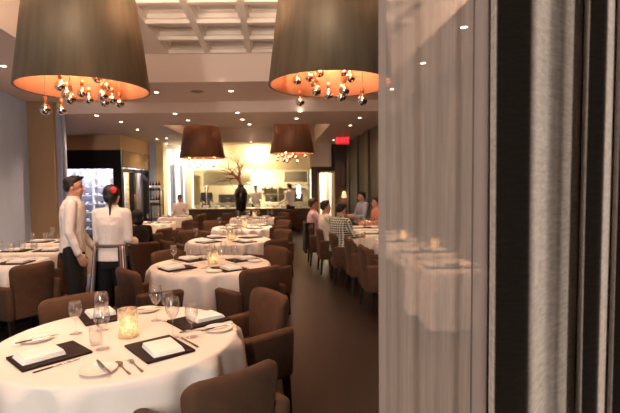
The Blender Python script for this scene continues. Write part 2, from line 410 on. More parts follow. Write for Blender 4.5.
def person(label, x, y, rz, H=1.72, pose='stand', lean=0.0, hands=None, head_yaw=0.0, head_pitch=0.0, female=False, top='shirt_white', legs='cloth_black',
           skin='skin', hair='hair', hairstyle='short', sleeve='long', voxel=0.01, seat_z=0.47, z0=0.0, twist=0.0, shirt_low=0.0):
    s = H / 1.72
    t = thing('person', label, 'person', (x, y, z0), rz)
    sw = (0.165 if female else 0.185) * s
    hipz = (0.93 * s) if pose == 'stand' else seat_z + 0.1
    fx = Matrix.Rotation(twist, 3, 'Z') @ Matrix.Rotation(-lean, 3, 'X')     # lean forward about the hips
    piv = V((0, 0, hipz))
    def up(x_, y_, z_): return piv + fx @ V((x_ * s, y_ * s, z_ * s))    # torso frame above the hips
    I3 = Matrix.Identity(3)
    hp = [V((sx * 0.09 * s, 0, hipz)) for sx in (-1, 1)]
    if pose == 'stand':
        kn = [V((sx * 0.095 * s, 0.02 * s, 0.49 * s)) for sx in (-1, 1)]
        an = [V((sx * 0.1 * s, -0.02 * s, 0.09 * s)) for sx in (-1, 1)]
    else:
        kn = [V((sx * 0.13 * s, 0.42 * s, seat_z + 0.06)) for sx in (-1, 1)]
        an = [V((sx * 0.12 * s, 0.40 * s, 0.09)) for sx in (-1, 1)]
    sh = [up(sx * sw / s, -0.01, 0.50) for sx in (-1, 1)]
    l1, l2 = 0.29 * s, 0.25 * s
    if hands is None: hands = [(-0.24, 0.06, -0.05), (0.24, 0.06, -0.05)]
    hw = []
    for i, h in enumerate(hands): hw.append(piv + V((h[0] * s, h[1] * s, h[2] * s)))
    el = []
    for i, sx in enumerate((-1, 1)):
        v = hw[i] - sh[i]
        if v.length > (l1 + l2) * 0.98: hw[i] = sh[i] + v.normalized() * (l1 + l2) * 0.98
        el.append(elbow(sh[i], hw[i], V((sx * 0.18, -1, -0.35)), l1, l2))
    wch = 0.9 if female else 1.0
    hip = 1.02 if female else 0.96
    def secs(g, lo=-0.06, hi=0.56):
        S = [(-0.10, 0.15 * hip, 0.105), (-0.02, 0.165 * hip, 0.115), (0.06, 0.158 * hip, 0.108), (0.16, 0.138 * wch, 0.1), (0.27, 0.148 * wch, 0.108), (0.38, 0.168 * wch, 0.116), (0.46, 0.172 * wch, 0.105), (0.51, 0.145 * wch, 0.085), (0.55, 0.085, 0.065), (0.575, 0.058, 0.055)]
        return [(up(0, 0.0, z), (rx + g) * s, (ry + g) * s, fx) for z, rx, ry in S if lo - 1e-6 <= z <= hi]
    nb = up(0, 0.0, 0.54); hq = Matrix.Rotation(twist, 3, 'Z') @ Matrix.Rotation(-lean * 0.55, 3, 'X') @ Matrix.Rotation(head_yaw, 3, 'Z') @ Matrix.Rotation(-head_pitch, 3, 'X')
    hc = up(0, 0.015, 0.685) + V((0, 0, 0.0))
    def hd(x_, y_, z_): return hc + hq @ V((x_ * s, y_ * s, z_ * s))
    # body ----------------------------------------------------------
    b = B(); torso_loft(b, secs(0, -0.1, 0.58))
    cap_chain(b, [nb, hd(0, -0.02, -0.06)], [0.058 * s * wch, 0.052 * s * wch])
    ell(b, hd(0, -0.012, 0.025), (0.076 * s, 0.095 * s, 0.09 * s), hq, 24)
    ell(b, hd(0, 0.02, -0.045), (0.058 * s, 0.068 * s, 0.068 * s), hq, 20)
    ell(b, hd(0, 0.052, -0.085), (0.028 * s, 0.028 * s, 0.022 * s), hq)
    cap_chain(b, [hd(0, 0.08, 0.012), hd(0, 0.1, -0.028)], [0.008 * s, 0.011 * s])
    for sx in (-1, 1):
        ell(b, hd(sx * 0.076, -0.012, -0.012), (0.009 * s, 0.019 * s, 0.03 * s), hq, 12)
        ell(b, hd(sx * 0.03, 0.07, -0.03), (0.02 * s, 0.014 * s, 0.018 * s), hq, 12)
    for i, sx in enumerate((-1, 1)):
        cap_chain(b, [up(sx * 0.1, -0.005, 0.5), sh[i], el[i], hw[i]], [0.046 * s, 0.046 * s * wch, 0.037 * s * wch, 0.027 * s])
        cap_chain(b, [hp[i], kn[i], an[i]], [0.088 * s, 0.055 * s, 0.04 * s])
        cap_chain(b, [V((an[i].x, an[i].y, 0.05)), V((an[i].x, an[i].y + 0.15 * s, 0.035))], [0.04 * s, 0.032 * s])
        d = (hw[i] - el[i]).normalized()
        hand(b, hw[i], (d + V((0, 0.1, 0))), V((-sx, 0.1, -0.15)), V((0, 1, 0.4)), s)
    body = remesh(b, 'body', skin, t, voxel, 3)
    # shirt ---------------------------------------------------------
    b = B()
    torso_loft(b, secs(0.02, -0.06 - shirt_low, 0.56))
    lo = up(0, 0, -0.06 - shirt_low)
    for i, sx in enumerate((-1, 1)):
        c = up(sx * 0.08, -0.005, 0.505)
        if sleeve == 'long':
            cap_chain(b, [c, sh[i], sh[i].lerp(el[i], 0.5), el[i], el[i].lerp(hw[i], 0.85), el[i].lerp(hw[i], 0.95)], [0.06 * s, 0.06 * s * wch, 0.058 * s * wch, 0.05 * s * wch, 0.038 * s, 0.04 * s])
        else:
            cap_chain(b, [c, sh[i], sh[i].lerp(el[i], 0.62)], [0.062 * s, 0.066 * s * wch, 0.064 * s])
    if top in ('shirt_white', 'shirt_blue', 'plaid', 'shirt_lilac'):
        torso_loft(b, [(up(0, 0, 0.54), 0.082 * s, 0.075 * s, fx), (up(0, 0.003, 0.565), 0.071 * s, 0.07 * s, fx), (up(0, 0.006, 0.592), 0.064 * s, 0.064 * s, fx)])
    o = remesh(b, 'shirt', top, t, voxel, 4)
    # trousers ------------------------------------------------------
    b = B(); torso_loft(b, secs(0.014, -0.1, 0.05))
    for i, sx in enumerate((-1, 1)):
        if pose == 'stand': cap_chain(b, [hp[i] + V((0, 0, 0.0)), kn[i], V((an[i].x, an[i].y, 0.06))], [0.102 * s, 0.08 * s, 0.075 * s])
        else: cap_chain(b, [hp[i], kn[i], V((an[i].x, an[i].y, 0.08))], [0.1 * s, 0.075 * s, 0.062 * s])
    remesh(b, 'trousers', legs, t, voxel, 4)
    for i in (0, 1):
        b = B(); a = an[i]
        cap_chain(b, [V((a.x, a.y - 0.02, 0.05)), V((a.x, a.y + 0.1 * s, 0.047)), V((a.x, a.y + 0.17 * s, 0.04))], [0.046 * s, 0.045 * s, 0.038 * s])
        for v in b.verts: v.co.z = max(v.co.z, 0.002)
        remesh(b, 'shoe', 'cloth_black', t, 0.012, 2)
    # face ----------------------------------------------------------
    for sx in (-1, 1):
        b = B(); ell(b, hd(sx * 0.03, 0.0775, 0.008), (0.011 * s, 0.007 * s, 0.0065 * s), hq, 10); obj('eye', b, 'eye', t)
        b = B(); cap_chain(b, [hd(sx * 0.016, 0.083, 0.027), hd(sx * 0.044, 0.076, 0.028)], [0.004 * s, 0.003 * s]); obj('eyebrow', b, hair, t)
    b = B(); ell(b, hd(0, 0.083, -0.058), (0.022 * s, 0.008 * s, 0.0065 * s), hq, 10); obj('mouth', b, 'lips', t)
    # hair ----------------------------------------------------------
    b = B()
    if hairstyle != 'bald':
        if hairstyle == 'short':
            ell(b, hd(0, -0.024, 0.058), (0.079 * s, 0.09 * s, 0.072 * s), hq, 24)
            ell(b, hd(0, 0.02, 0.1), (0.06 * s, 0.055 * s, 0.03 * s), hq, 16)
            hr = random.Random(int(x * 100) + 7)
            for _ in range(16):
                a_, q_ = hr.uniform(0, 2 * PI), hr.uniform(0.01, 0.055)
                p_ = hd(q_ * math.cos(a_), 0.005 + q_ * math.sin(a_) * 1.25, 0.1)
                cap_chain(b, [p_, p_ + hq @ (V((hr.uniform(-.012, .012), hr.uniform(0.0, .03), hr.uniform(.02, .04))) * s)], [0.016 * s, 0.008 * s])
            ell(b, hd(0, -0.046, 0.01), (0.07 * s, 0.068 * s, 0.07 * s), hq, 20)
            for sx in (-1, 1): ell(b, hd(sx * 0.069, -0.02, 0.02), (0.012 * s, 0.034 * s, 0.04 * s), hq, 12)
        else:
            ell(b, hd(0, -0.028, 0.035), (0.086 * s, 0.1 * s, 0.096 * s), hq, 24)
            ell(b, hd(0, -0.046, -0.03), (0.07 * s, 0.068 * s, 0.062 * s), hq, 20)
            if hairstyle == 'bob':
                for sx in (-1, 1): ell(b, hd(sx * 0.072, 0.005, -0.02), (0.018 * s, 0.045 * s, 0.06 * s), hq, 12)
            if hairstyle == 'ponytail':
                ell(b, hd(0.0, -0.085, -0.02), (0.06 * s, 0.045 * s, 0.06 * s), hq, 16); cap_chain(b, [hd(0.015, -0.095, -0.06), hd(0.02, -0.1, -0.12), hd(0.025, -0.105, -0.17), hd(0.025, -0.108, -0.22)], [0.024 * s, 0.015 * s, 0.011 * s, 0.008 * s])
            if hairstyle == 'bob':
                ell(b, hd(0, -0.04, -0.07), (0.085 * s, 0.08 * s, 0.07 * s), hq, 20)
        remesh(b, 'hair', hair, t, min(voxel, 0.009), 3)
    return t, dict(hd=hd, up=up, piv=piv, s=s, sh=sh, el=el, hw=hw, hq=hq)
# waiter and waitress
w, J = person('waiter with short dark hair, white shirt and black trousers, facing right in profile', -2.63, 4.95, face_dir(0.9, 0.43), 1.72, 'stand', lean=0.03,
              hands=[(-0.2, 0.2, -0.02), (0.23, 0.07, -0.08)], head_yaw=-0.12, voxel=0.0075, shirt_low=0.0)
w, J = person('waitress seen from behind, white shirt, long black apron, red flower in her hair', -2.06, 4.66, face_dir(0.05, 1), 1.62, 'stand', lean=0.02,
              hands=[(-0.14, 0.26, 0.16), (0.14, 0.26, 0.16)], head_yaw=0.06, head_pitch=0.12, female=True, hairstyle='ponytail', voxel=0.0075, shirt_low=-0.04)
hd, up, s = J['hd'], J['up'], J['s']
b = B()
for k in range(7):
    a = 2 * PI * k / 7; ell(b, hd(0.055 + 0.022 * math.cos(a), -0.105, 0.055 + 0.022 * math.sin(a)), (0.019, 0.012, 0.019), J['hq'], 10)
ell(b, hd(0.055, -0.115, 0.055), (0.012, 0.01, 0.012), J['hq'], 8)
remesh(b, 'hair_flower', 'flower', w, 0.006, 2)
# apron: a waist band, the front skirt, and two striped edges
b = B(); n = 40; rings = []
for z, g in ((0.165, 0.03), (0.13, 0.03)): rings.append([up(math.cos(2 * PI * i / n) * (0.156 + g), math.sin(2 * PI * i / n) * (0.106 + g), z) for i in range(n)])
for a, c in zip(rings, rings[1:]):
    va, vc = [b.verts.new(p) for p in a], [b.verts.new(p) for p in c]
    for i in range(n): b.faces.new((va[i], va[(i + 1) % n], vc[(i + 1) % n], vc[i]))
o = obj('apron_band', b, mat('apron_band', (96, 82, 80), 0.8), w); o.modifiers.new('t', 'SOLIDIFY').thickness = 0.006
b = B(); n = 30; rings = []
for q in range(9):
    z = 0.135 - q * 0.09; g = 0.03 + 0.013 * q
    rings.append([b.verts.new(up(math.cos(a) * (0.158 + g), math.sin(a) * (0.108 + g), z)) for a in [math.radians(-12 + 204 * i / n) for i in range(n + 1)]])
for a, c in zip(rings, rings[1:]):
    for i in range(n): b.faces.new((a[i], a[i + 1], c[i + 1], c[i]))
o = obj('apron_skirt', b, 'cloth_black', w); o.modifiers.new('t', 'SOLIDIFY').thickness = 0.005
for sd in (-1, 1):
    b = B(); uv = b.loops.layers.uv.new('uv'); rows = []
    for q in range(12):
        tt = q / 11; z = 0.15 - tt * 0.66
        g = 0.034 + 0.06 * tt
        pr = []
        for k in range(7):
            a = math.radians((205 + (k / 6) * 34) if sd < 0 else (-25 - (k / 6) * 30)) 
            pr.append(b.verts.new(up(math.cos(a) * (0.17 + g), math.sin(a) * (0.12 + g * 0.9), z)))
        rows.append(pr)
    for a, c in zip(rows, rows[1:]):
        for k in range(6):
            f = b.faces.new((a[k], a[k + 1], c[k + 1], c[k]))
            for l, kk in zip(f.loops, (k, k + 1, k + 1, k)): l[uv].uv = (kk / 6, 0)
    o = obj('apron_sash', b, 'sash', w); o['label'] = 'grey and white striped sash'; o.modifiers.new('t', 'SOLIDIFY').thickness = 0.004
# seated guests (chairs face +Y locally; sit on the seats)
person('guest with black hair and black top, seated right behind the waitress', -2.48, 6.5, face_dir(-0.6, 0.8), 1.58, 'sit', lean=0.14, hands=[(-0.2, 0.36, 0.2), (0.2, 0.36, 0.2)], top='cloth_black', hairstyle='bob', female=True, seat_z=0.45, head_yaw=0.2)
person('guest in lilac shirt, seated farthest along the right row, turned to the table', 0.08, 9.18, face_dir(0.995, 0.1), 1.72, 'sit', lean=-0.03, hands=[(-0.2, 0.42, 0.24), (0.2, 0.42, 0.24)], top='shirt_lilac', hair='hair_brown', skin='skin_dark', seat_z=0.43)
person('guest in white T-shirt with short black hair, seated in the right row', 0.3, 8.34, face_dir(0.95, 0.3), 1.7, 'sit', lean=-0.03, hands=[(-0.2, 0.38, 0.22), (0.2, 0.38, 0.22)], top='tee_white', sleeve='short', seat_z=0.43)
person('guest in green and white plaid shirt bending forward over the right row table', 0.46, 7.46, face_dir(0.75, 0.66), 1.68, 'sit', lean=0.1, hands=[(-0.14, 0.42, 0.22), (0.14, 0.42, 0.22)], top='plaid', seat_z=0.43, head_pitch=0.2)
person('man in pale blue shirt facing left across the right row tables', wr(11.4) - 0.33, 11.4, face_dir(-0.9, -0.35), 1.78, 'sit', lean=0.08, hands=[(-0.2, 0.36, 0.22), (0.2, 0.36, 0.22)], top='shirt_blue', seat_z=0.5)
person('guest in pink top at the right wall, half hidden by the sheer curtain', wr(9.9) - 0.33, 9.9, face_dir(-1, -0.1), 1.66, 'sit', lean=0.05, hands=[(-0.2, 0.34, 0.22), (0.2, 0.34, 0.22)], top='pink', hair='hair_brown', seat_z=0.46)
person('guest in white shirt with dark hair before the bright back windows', -4.05, 14.0, face_dir(0.3, -1), 1.68, 'sit', lean=0.05, hands=[(-0.2, 0.36, 0.22), (0.2, 0.36, 0.22)], top='shirt_white', seat_z=0.46)
person('server in white shirt and dark trousers standing at the kitchen pass', -0.68, 15.85, face_dir(-0.8, 0.6), 1.66, 'stand', lean=0.08, hands=[(-0.2, 0.28, 0.12), (0.2, 0.28, 0.12)])
person('cook in dark navy jacket working at the left of the kitchen', at_y(206, 195, 17.3).x, 17.3, face_dir(0.5, -1), 1.6, 'stand', lean=0.2, hands=[(-0.2, 0.34, 0.14), (0.2, 0.34, 0.14)], top='navy', head_pitch=0.3)
person('chef in white jacket working in the middle of the kitchen', at_y(256, 195, 17.6).x, 17.6, face_dir(0, -1), 1.62, 'stand', lean=0.15, hands=[(-0.2, 0.34, 0.14), (0.2, 0.34, 0.14)], top='shirt_white', head_pitch=0.3)

# ------------------------------------------------------------------ setting
ZC, Z1, ZL, YF1, YF2, YB = 3.77, 3.32, 3.10, 7.45, 9.15, 16.5
b = B(); box(b, -8, 3.4, -3.5, 21, -0.1, 0); struct('floor', b, 'floor')
# high ceiling with coffers
b = B(); box(b, -4.6, 2.6, -3.5, YF1, 4.02, 4.1); 
struct('ceiling', b, 'plaster')
b = B()
# coffer cells: leaning slightly with the room
def lean(x, y): return (x - 0.085 * (y - YF1), y)
CX0, CS, CN = -2.31, 0.67, 6
BW = 0.04
rows = []
y1 = YF1 - 0.02
cells = [(i, j) for i in range(CN) for j in range(9)]
for i, j in cells:
    xa, xb = CX0 + i * CS + BW, CX0 + (i + 1) * CS - BW
    yb_, ya_ = y1 - j * CS - BW, y1 - (j + 1) * CS + BW
    rings = []
    for ins, z in ((-BW, ZC), (0, ZC), (0, ZC + 0.05), (0.035, ZC + 0.06), (0.035, ZC + 0.11), (0.075, ZC + 0.13), (0.075, ZC + 0.15)):
        rings.append([V((*lean(x, y), z)) for x, y in ((xa + ins, ya_ + ins), (xb - ins, ya_ + ins), (xb - ins, yb_ - ins), (xa + ins, yb_ - ins))])
    vr = [[b.verts.new(p) for p in r] for r in rings]
    for a, c in zip(vr, vr[1:]):
        for k in range(4): b.faces.new((a[k], a[(k + 1) % 4], c[(k + 1) % 4], c[k]))
    b.faces.new(vr[-1])
struct('ceiling_coffers', b, 'plaster')
b = B()   # plain margin beside the coffers at the beam level
p0, p1 = lean(CX0, y1), lean(CX0, y1 - 9 * CS)
prism(b, [(-4.6, y1 - 9 * CS), (p1[0], p1[1]), (p0[0], p0[1]), (-4.6, YF1)], ZC, ZC + 0.2)
p2, p3 = lean(CX0 + CN * CS, y1), lean(CX0 + CN * CS, y1 - 9 * CS)
prism(b, [(p3[0], p3[1]), (3.2, p3[1]), (3.2, YF1), (p2[0], p2[1])], ZC, ZC + 0.2)
prism(b, [(-4.6, -3.5), (3.2, -3.5), (3.2, p3[1]), (-4.6, p3[1])], ZC, ZC + 0.2)
struct('ceiling_margin', b, 'plaster')
# lowered soffits
b = B(); prism(b, [(-6.5, -3.5), (-2.2, -3.5), (-3.62, YF1), (-3.62, YF2), (-6.5, YF2)], Z1, 4.1); struct('ceiling_soffit_left', b, 'soffit')
b = B(); prism(b, [(2.05, -3.5), (3.4, -3.5), (3.4, YF2), (1.25, YF2), (1.25, YF1)], Z1, 4.1); struct('ceiling_soffit_right', b, 'soffit')
b = B(); box(b, -3.62, 1.25, YF1, YF2, Z1, 4.1); struct('ceiling_soffit_middle', b, 'soffit')
# lowest ceiling with a recessed tray
TX0, TX1, TY0, TY1, TZ = -3.7, 0.42, 11.0, 15.55, 3.6
b = B()
prism(b, [(-7.6, YF2), (3.4, YF2), (3.4, TY0), (-7.6, TY0)], ZL, 4.1)
prism(b, [(-7.6, TY1), (3.4, TY1), (3.4, YB), (-7.6, YB)], ZL, 4.1)
prism(b, [(-7.6, TY0), (TX0 + 0.15, TY0), (TX0 - 0.05, TY1), (-7.6, TY1)], ZL, 4.1)
prism(b, [(TX1 + 0.1, TY0), (3.4, TY0), (3.4, TY1), (TX1 - 0.25, TY1)], ZL, 4.1)
prism(b, [(TX0 - 0.1, TY0), (TX1 + 0.1, TY0), (TX1 + 0.1, TY1), (TX0 - 0.1, TY1)], TZ, 4.1)
struct('ceiling_lower', b, 'soffit')
# left wall: grey panel, brown pier, wine room
b = B(); prism(b, [(-4.3, -3.5), (-4.75, 5.0), (-5.60, 9.0), (-5.8, 9.0), (-5.0, 4.9), (-4.5, -3.5)], 0, Z1); struct('wall_left', b, 'grey_wall')
b = B(); box(b, -5.66, -5.08, 9.0, 9.35, 0, Z1 + 0.05); struct('wall_pier', b, 'brown_wall')
b = B(); box(b, -5.08, -4.98, 9.08, 9.2, 0, ZL); box(b, -4.97, -4.93, 9.12, 9.18, 0, ZL); struct('trim_1', b, 'blue_metal')
WY = 13.0
b = B(); box(b, -7.6, -5.42, WY, WY + 0.2, 2.68, ZL); box(b, -5.62, -5.42, WY + 0.201, 15.3, 2.68, ZL)
struct('wall_wine_bulkhead', b, 'tan_wall')
b = B(); box(b, -7.6, -5.42, WY - 0.02, WY + 0.1, 2.14, 2.68); box(b, -5.66, -5.42, WY - 0.02, WY + 0.1, 0, 2.14); struct('wall_wine_header', b, 'black')
b = B(); box(b, -7.6, -5.66, WY + 0.02, WY + 0.04, 0.0, 2.14); struct('window_1', b, 'pane')
b = B(); box(b, -7.9, -7.7, WY, 15.3, 0, ZL); box(b, -7.9, -5.66, 15.1, 15.3, 0, ZL); struct('wall_wine_room', b, mat('wine_wall', (205, 205, 215), 0.6))
# side of the wine room: stone sign box, glazed doors
b = B(); box(b, -5.52, -5.405, WY + 0.12, 15.25, 2.18, 2.67, 0.01); 
sg = tag(obj('sign_box', b, 'stone', auto=40), 'tan stone sign panel above the glazed wine room doors', 'sign')
b = B(); box(b, -5.6, -5.44, WY + 0.1, WY + 0.2, 0, 2.16); box(b, -5.6, -5.44, 13.95, 14.1, 0, 2.16); box(b, -5.6, -5.44, 15.1, 15.25, 0, 2.16); box(b, -5.6, -5.44, WY + 0.1, 15.2, 2.05, 2.16)
d1 = struct('door_1', b, 'black')
b = B(); box(b, -5.53, -5.51, WY + 0.2, 13.95, 0, 2.05); obj('pane', b, 'pane', d1, False)
b = B(); box(b, -5.53, -5.51, 14.1, 15.1, 0, 2.05); obj('pane', b, 'pane', d1, False)
b = B(); tube(b, [(-5.4, 13.9, 0.9), (-5.4, 13.9, 1.4)], 0.015); obj('door_handle', b, 'brass', d1)
def drape(name, label, x0, x1, y, z0, z1, m, waves, amp, axis='x', grp=None):
    bm = B(); n = waves * 8
    cols = []
    for i in range(n + 1):
        t = i / n; a = amp * math.sin(t * waves * 2 * PI) 
        x = x0 + (x1 - x0) * t
        cols.append([bm.verts.new((x, y + a, z) if axis == 'x' else (y + a, x, z)) for z in (z0, (z0 + z1) / 2, z1)])
    for a, c in zip(cols, cols[1:]):
        for k in range(2): bm.faces.new((a[k], c[k], c[k + 1], a[k + 1]))
    o = obj(name, bm, m); 
    sd = o.modifiers.new('thick', 'SOLIDIFY'); sd.thickness = 0.006
    return tag(o, label, 'curtain', grp)
drape('door_drape', 'cream gold drape just inside the wine room glass doors', 14.15, 15.05, -5.75, 0.02, 2.1, 'drape_gold', 5, 0.03, 'y')
drape('door_drape', 'white drape just inside the nearer wine room glass door', 13.24, 13.92, -5.75, 0.02, 2.1, 'drape_white', 4, 0.03, 'y')
# column and cabinet beyond
b = B(); box(b, -5.62, -5.22, 15.3, 15.7, 0, ZL); struct('wall_column', b, 'grey_wall')
b = B(); box(b, -5.22, -4.98, 15.35, 15.8, 0, ZL); struct('wall_column_side', b, 'cream')
# back wall
b = B(); box(b, -4.35, 0.05, YB, YB + 0.15, 2.2, ZL); box(b, -4.5, -4.35, YB, YB + 0.15, 0, ZL)
struct('wall_back', b, 'cream')
b = B(); box(b, 0.05, 0.3, YB, YB + 0.15, 0, ZL); box(b, 1.08, 2.0, YB, YB + 0.15, 0, ZL); box(b, 0.3, 1.08, YB, YB + 0.15, 2.12, ZL)
struct('wall_back_right', b, 'dark_wall')
b = B(); box(b, 0.0, 0.78, YB - 0.35, YB, 2.28, ZL); struct('wall_back_bulkhead', b, 'soffit')
b = B(); box(b, 0.9, 1.3, YB - 0.6, YB, 0, ZL); struct('wall_pillar', b, 'dark_wall')
b = B(); box(b, 0.3, 0.37, YB - 0.03, YB + 0.12, 0, 2.12); box(b, 1.01, 1.08, YB - 0.03, YB + 0.12, 0, 2.12); box(b, 0.3, 1.08, YB - 0.03, YB + 0.12, 2.06, 2.12)
d2 = struct('door_2', b, 'cream')
b = B(); box(b, 0.62, 0.78, YB + 0.7, YB + 0.8, 0, 2.06); box(b, 0.8, 1.1, YB + 0.4, YB + 0.5, 0, 2.3); struct('wall_corridor_pier', b, 'plaster')
b = B(); box(b, -0.05, 1.6, YB + 2.4, YB + 2.5, 0, 2.6); struct('wall_corridor', b, 'plaster')
b = B(); box(b, -0.05, 1.6, YB + 0.15, YB + 2.5, 2.55, 2.65); struct('ceiling_corridor', b, 'plaster')
b = B(); box(b, -0.05, 0.0, YB + 0.15, YB + 2.5, 0, 2.6); box(b, 1.6, 1.65, YB + 0.15, YB + 2.5, 0, 2.6); struct('wall_corridor_side', b, 'cream')
# daylight windows on the left of the back wall
b = B(); box(b, -7.0, -4.5, YB, YB + 0.15, 2.98, ZL)
for x in (-5.75, -5.36, -4.98, -4.55): box(b, x - 0.04, x + 0.04, YB, YB + 0.15, 0, 2.98)
box(b, -7.0, -4.5, YB, YB + 0.15, 0, 0.5)
w2 = struct('window_2', b, 'white_metal')
b = B(); box(b, -7.0, -4.4, YB + 0.5, YB + 0.52, 0.2, 3.0); obj('daylight_pane', b, 'day', w2, False)
drape('window_drape', 'blue grey drape hanging left of the bright back windows', -5.62, -5.38, YB - 0.1, 0.3, 2.9, 'drape_grey', 3, 0.03)
drape('window_drape', 'slim dark drape in the middle of the bright back windows', -5.08, -4.9, YB - 0.1, 0.3, 2.4, 'drape_grey', 2, 0.03)
drape('window_drape', 'slim grey drape at the right end of the bright back windows', -4.72, -4.6, YB - 0.1, 0.3, 2.4, 'drape_grey', 2, 0.03)
# right wall with vertical panels
def wr(y): return 1.31 + (YB - 0.6 - y) * 0.086
b = B(); prism(b, [(wr(-3.5), -3.5), (wr(16.5), 16.5), (wr(16.5) + 0.3, 16.5), (wr(-3.5) + 0.3, -3.5)], 0, Z1)
struct('wall_right', b, 'dark_panel')
b = B(); y = 15.7; k = 0
while y > 2.5:
    w = 0.45
    prism(b, [(wr(y) - 0.05, y), (wr(y - w) - 0.05, y - w), (wr(y - w) + 0.02, y - w), (wr(y) + 0.02, y)], 0.1, ZL)
    y -= 1.5
struct('trim_2', b, 'stripe_panel')
b = B(); box(b, -6.5, 3.4, -3.6, -3.5, 0, 0.3); box(b, -6.5, 3.4, -3.6, -3.5, 3.4, 4.1); box(b, -6.5, -4.2, -3.6, -3.5, 0.3, 3.4); box(b, 2.2, 3.4, -3.6, -3.5, 0.3, 3.4)
struct('wall_front', b, 'plaster')

# ------------------------------------------------------------------ kitchen behind the pass
KY = 19.6
b = B(); box(b, -4.6, 0.0, KY, KY + 0.1, 0, 2.8); struct('wall_kitchen_back', b, 'kitchen_wall')
b = B(); box(b, -4.6, -4.5, YB + 0.15, KY, 0, 2.8); box(b, -0.05, 0.0, YB + 0.15, KY, 0, 2.8); struct('wall_kitchen_side', b, 'kitchen_wall')
b = B(); box(b, -4.6, 0.0, YB + 0.15, KY, 2.7, 2.8); struct('ceiling_kitchen', b, 'kitchen_wall')
t = thing('pass_counter', 'long dark counter under the bright open kitchen pass', 'counter', (-2.15, YB - 0.28, 0))
b = B(); box(b, -2.2, 2.2, -0.15, 0.25, 0, 0.78); obj('counter_front', b, 'dark_wall', t, False)
b = B(); box(b, -2.22, 2.22, -0.18, 0.27, 0.78, 0.82, 0.008); obj('worktop', b, 'steel', t, auto=40)
b = B(); box(b, -1.6, 2.1, 0.1, 0.112, 0.82, 1.62); obj('glass_screen', b, 'pane', t, False)
for x in (-1.6, -0.1, 1.0, 2.1):
    b = B(); tube(b, [(x, 0.1, 0.82), (x, 0.1, 1.64)], 0.018, 8); obj('screen_post', b, 'steel', t)
b = B(); tube(b, [(-1.6, 0.1, 1.63), (2.1, 0.1, 1.63)], 0.012, 8); obj('screen_rail', b, 'steel', t)
def hood(label, x0, x1, y, z0, z1):
    t = thing('extractor_hood', label, 'hood', ((x0 + x1) / 2, y, z0)); w = (x1 - x0) / 2
    b = B(); box(b, -w, w, 0, 0.9, 0.12, z1 - z0, 0.01); obj('canopy', b, 'steel', t, auto=40)
    b = B(); box(b, -w - 0.02, w + 0.02, -0.02, 0.92, 0.0, 0.12, 0.01); obj('hood_rim', b, 'steel', t, auto=40)
hood('wide steel extractor hood over the kitchen, left of the vase branches', -4.15, -2.35, 17.6, 1.62, 2.15)
hood('small steel extractor hood at the right end of the kitchen', -1.0, -0.12, 17.8, 1.75, 2.15)
def range_unit(label, x0, x1, y):
    t = thing('cooking_range', label, 'stove', ((x0 + x1) / 2, y, 0)); w = (x1 - x0) / 2
    b = B(); box(b, -w, w, 0, 0.8, 0.05, 0.92, 0.01); obj('body', b, 'steel', t, auto=40)
    b = B(); box(b, -w, w, 0.7, 0.78, 0.92, 1.25, 0.01); obj('backsplash', b, 'dark_steel', t, auto=40)
    for k in range(4):
        b = B(); tube(b, [(-w + 0.15 + k * 0.2, 0, 0.8), (-w + 0.15 + k * 0.2, -0.03, 0.8)], 0.025, 10); obj('knob', b, 'black', t)
range_unit('steel cooking range at the back of the kitchen below the wide hood', -3.9, -2.3, 18.5)
range_unit('steel prep unit at the kitchen back, right of the vase', -1.9, -0.3, 18.5)
t = thing('wall_shelf', 'long steel shelf across the kitchen back wall', 'shelf', (-1.3, KY - 0.3, 1.45))
b = B(); box(b, -0.8, 1.1, 0, 0.3, 0, 0.03); obj('board', b, 'dark_steel', t, False)
for x in (-0.7, 0.2, 1.0):
    b = B(); box(b, x - 0.02, x + 0.02, 0.05, 0.3, -0.15, 0); obj('bracket', b, 'steel', t, False)
def make_pot():
    t = thing('stock_pot', '', 'pot')
    b = B(); lathe(b, [(0, 0), (0.14, 0), (0.15, 0.01), (0.15, 0.22), (0.158, 0.225), (0.145, 0.225), (0.14, 0.02), (0, 0.02)], 20); obj('pot_body', b, 'dark_steel', t, auto=40)
    for s in (-1, 1):
        b = B(); tube(b, [(s * 0.15, -0.04, 0.17), (s * 0.19, -0.03, 0.17), (s * 0.19, 0.03, 0.17), (s * 0.15, 0.04, 0.17)], 0.008, 6); obj('handle', b, 'steel', t)
    return t
pot = Proto(make_pot)
for i, (x, y, z) in enumerate(((-3.6, 18.8, 0.921), (-3.2, 18.85, 0.921), (-2.75, 18.8, 0.921), (-1.5, 18.85, 0.921), (-0.75, 18.85, 0.921))):
    pot.put((x, y, z), 0.3 * i, 'dark steel cooking pot standing on the kitchen stoves behind the pass', 'pots on the kitchen stoves')
def make_bowl():
    b = B(); lathe(b, [(0, 0), (0.05, 0), (0.1, 0.05), (0.115, 0.09), (0.105, 0.088), (0.09, 0.05), (0.04, 0.012), (0, 0.01)], 20)
    return tag(obj('serving_bowl', b, 'china', auto=40), '', 'bowl')
bowl = Proto(make_bowl)
for i, x in enumerate((-4.05, -3.75, -3.35, -3.0, -1.9, -1.3, -1.0, -0.35)):
    bowl.put((x, YB - 0.3 + 0.03 * (i % 2), 0.82), 0, 'white bowl standing on the kitchen pass counter', 'bowls on the pass counter')
for i, x in enumerate((-2.0, -1.7, -1.35, -0.9, -0.6)):
    bowl.put((x, KY - 0.15, 1.48), 0, 'white bowl on the long shelf at the kitchen back wall', 'bowls on the kitchen shelf')
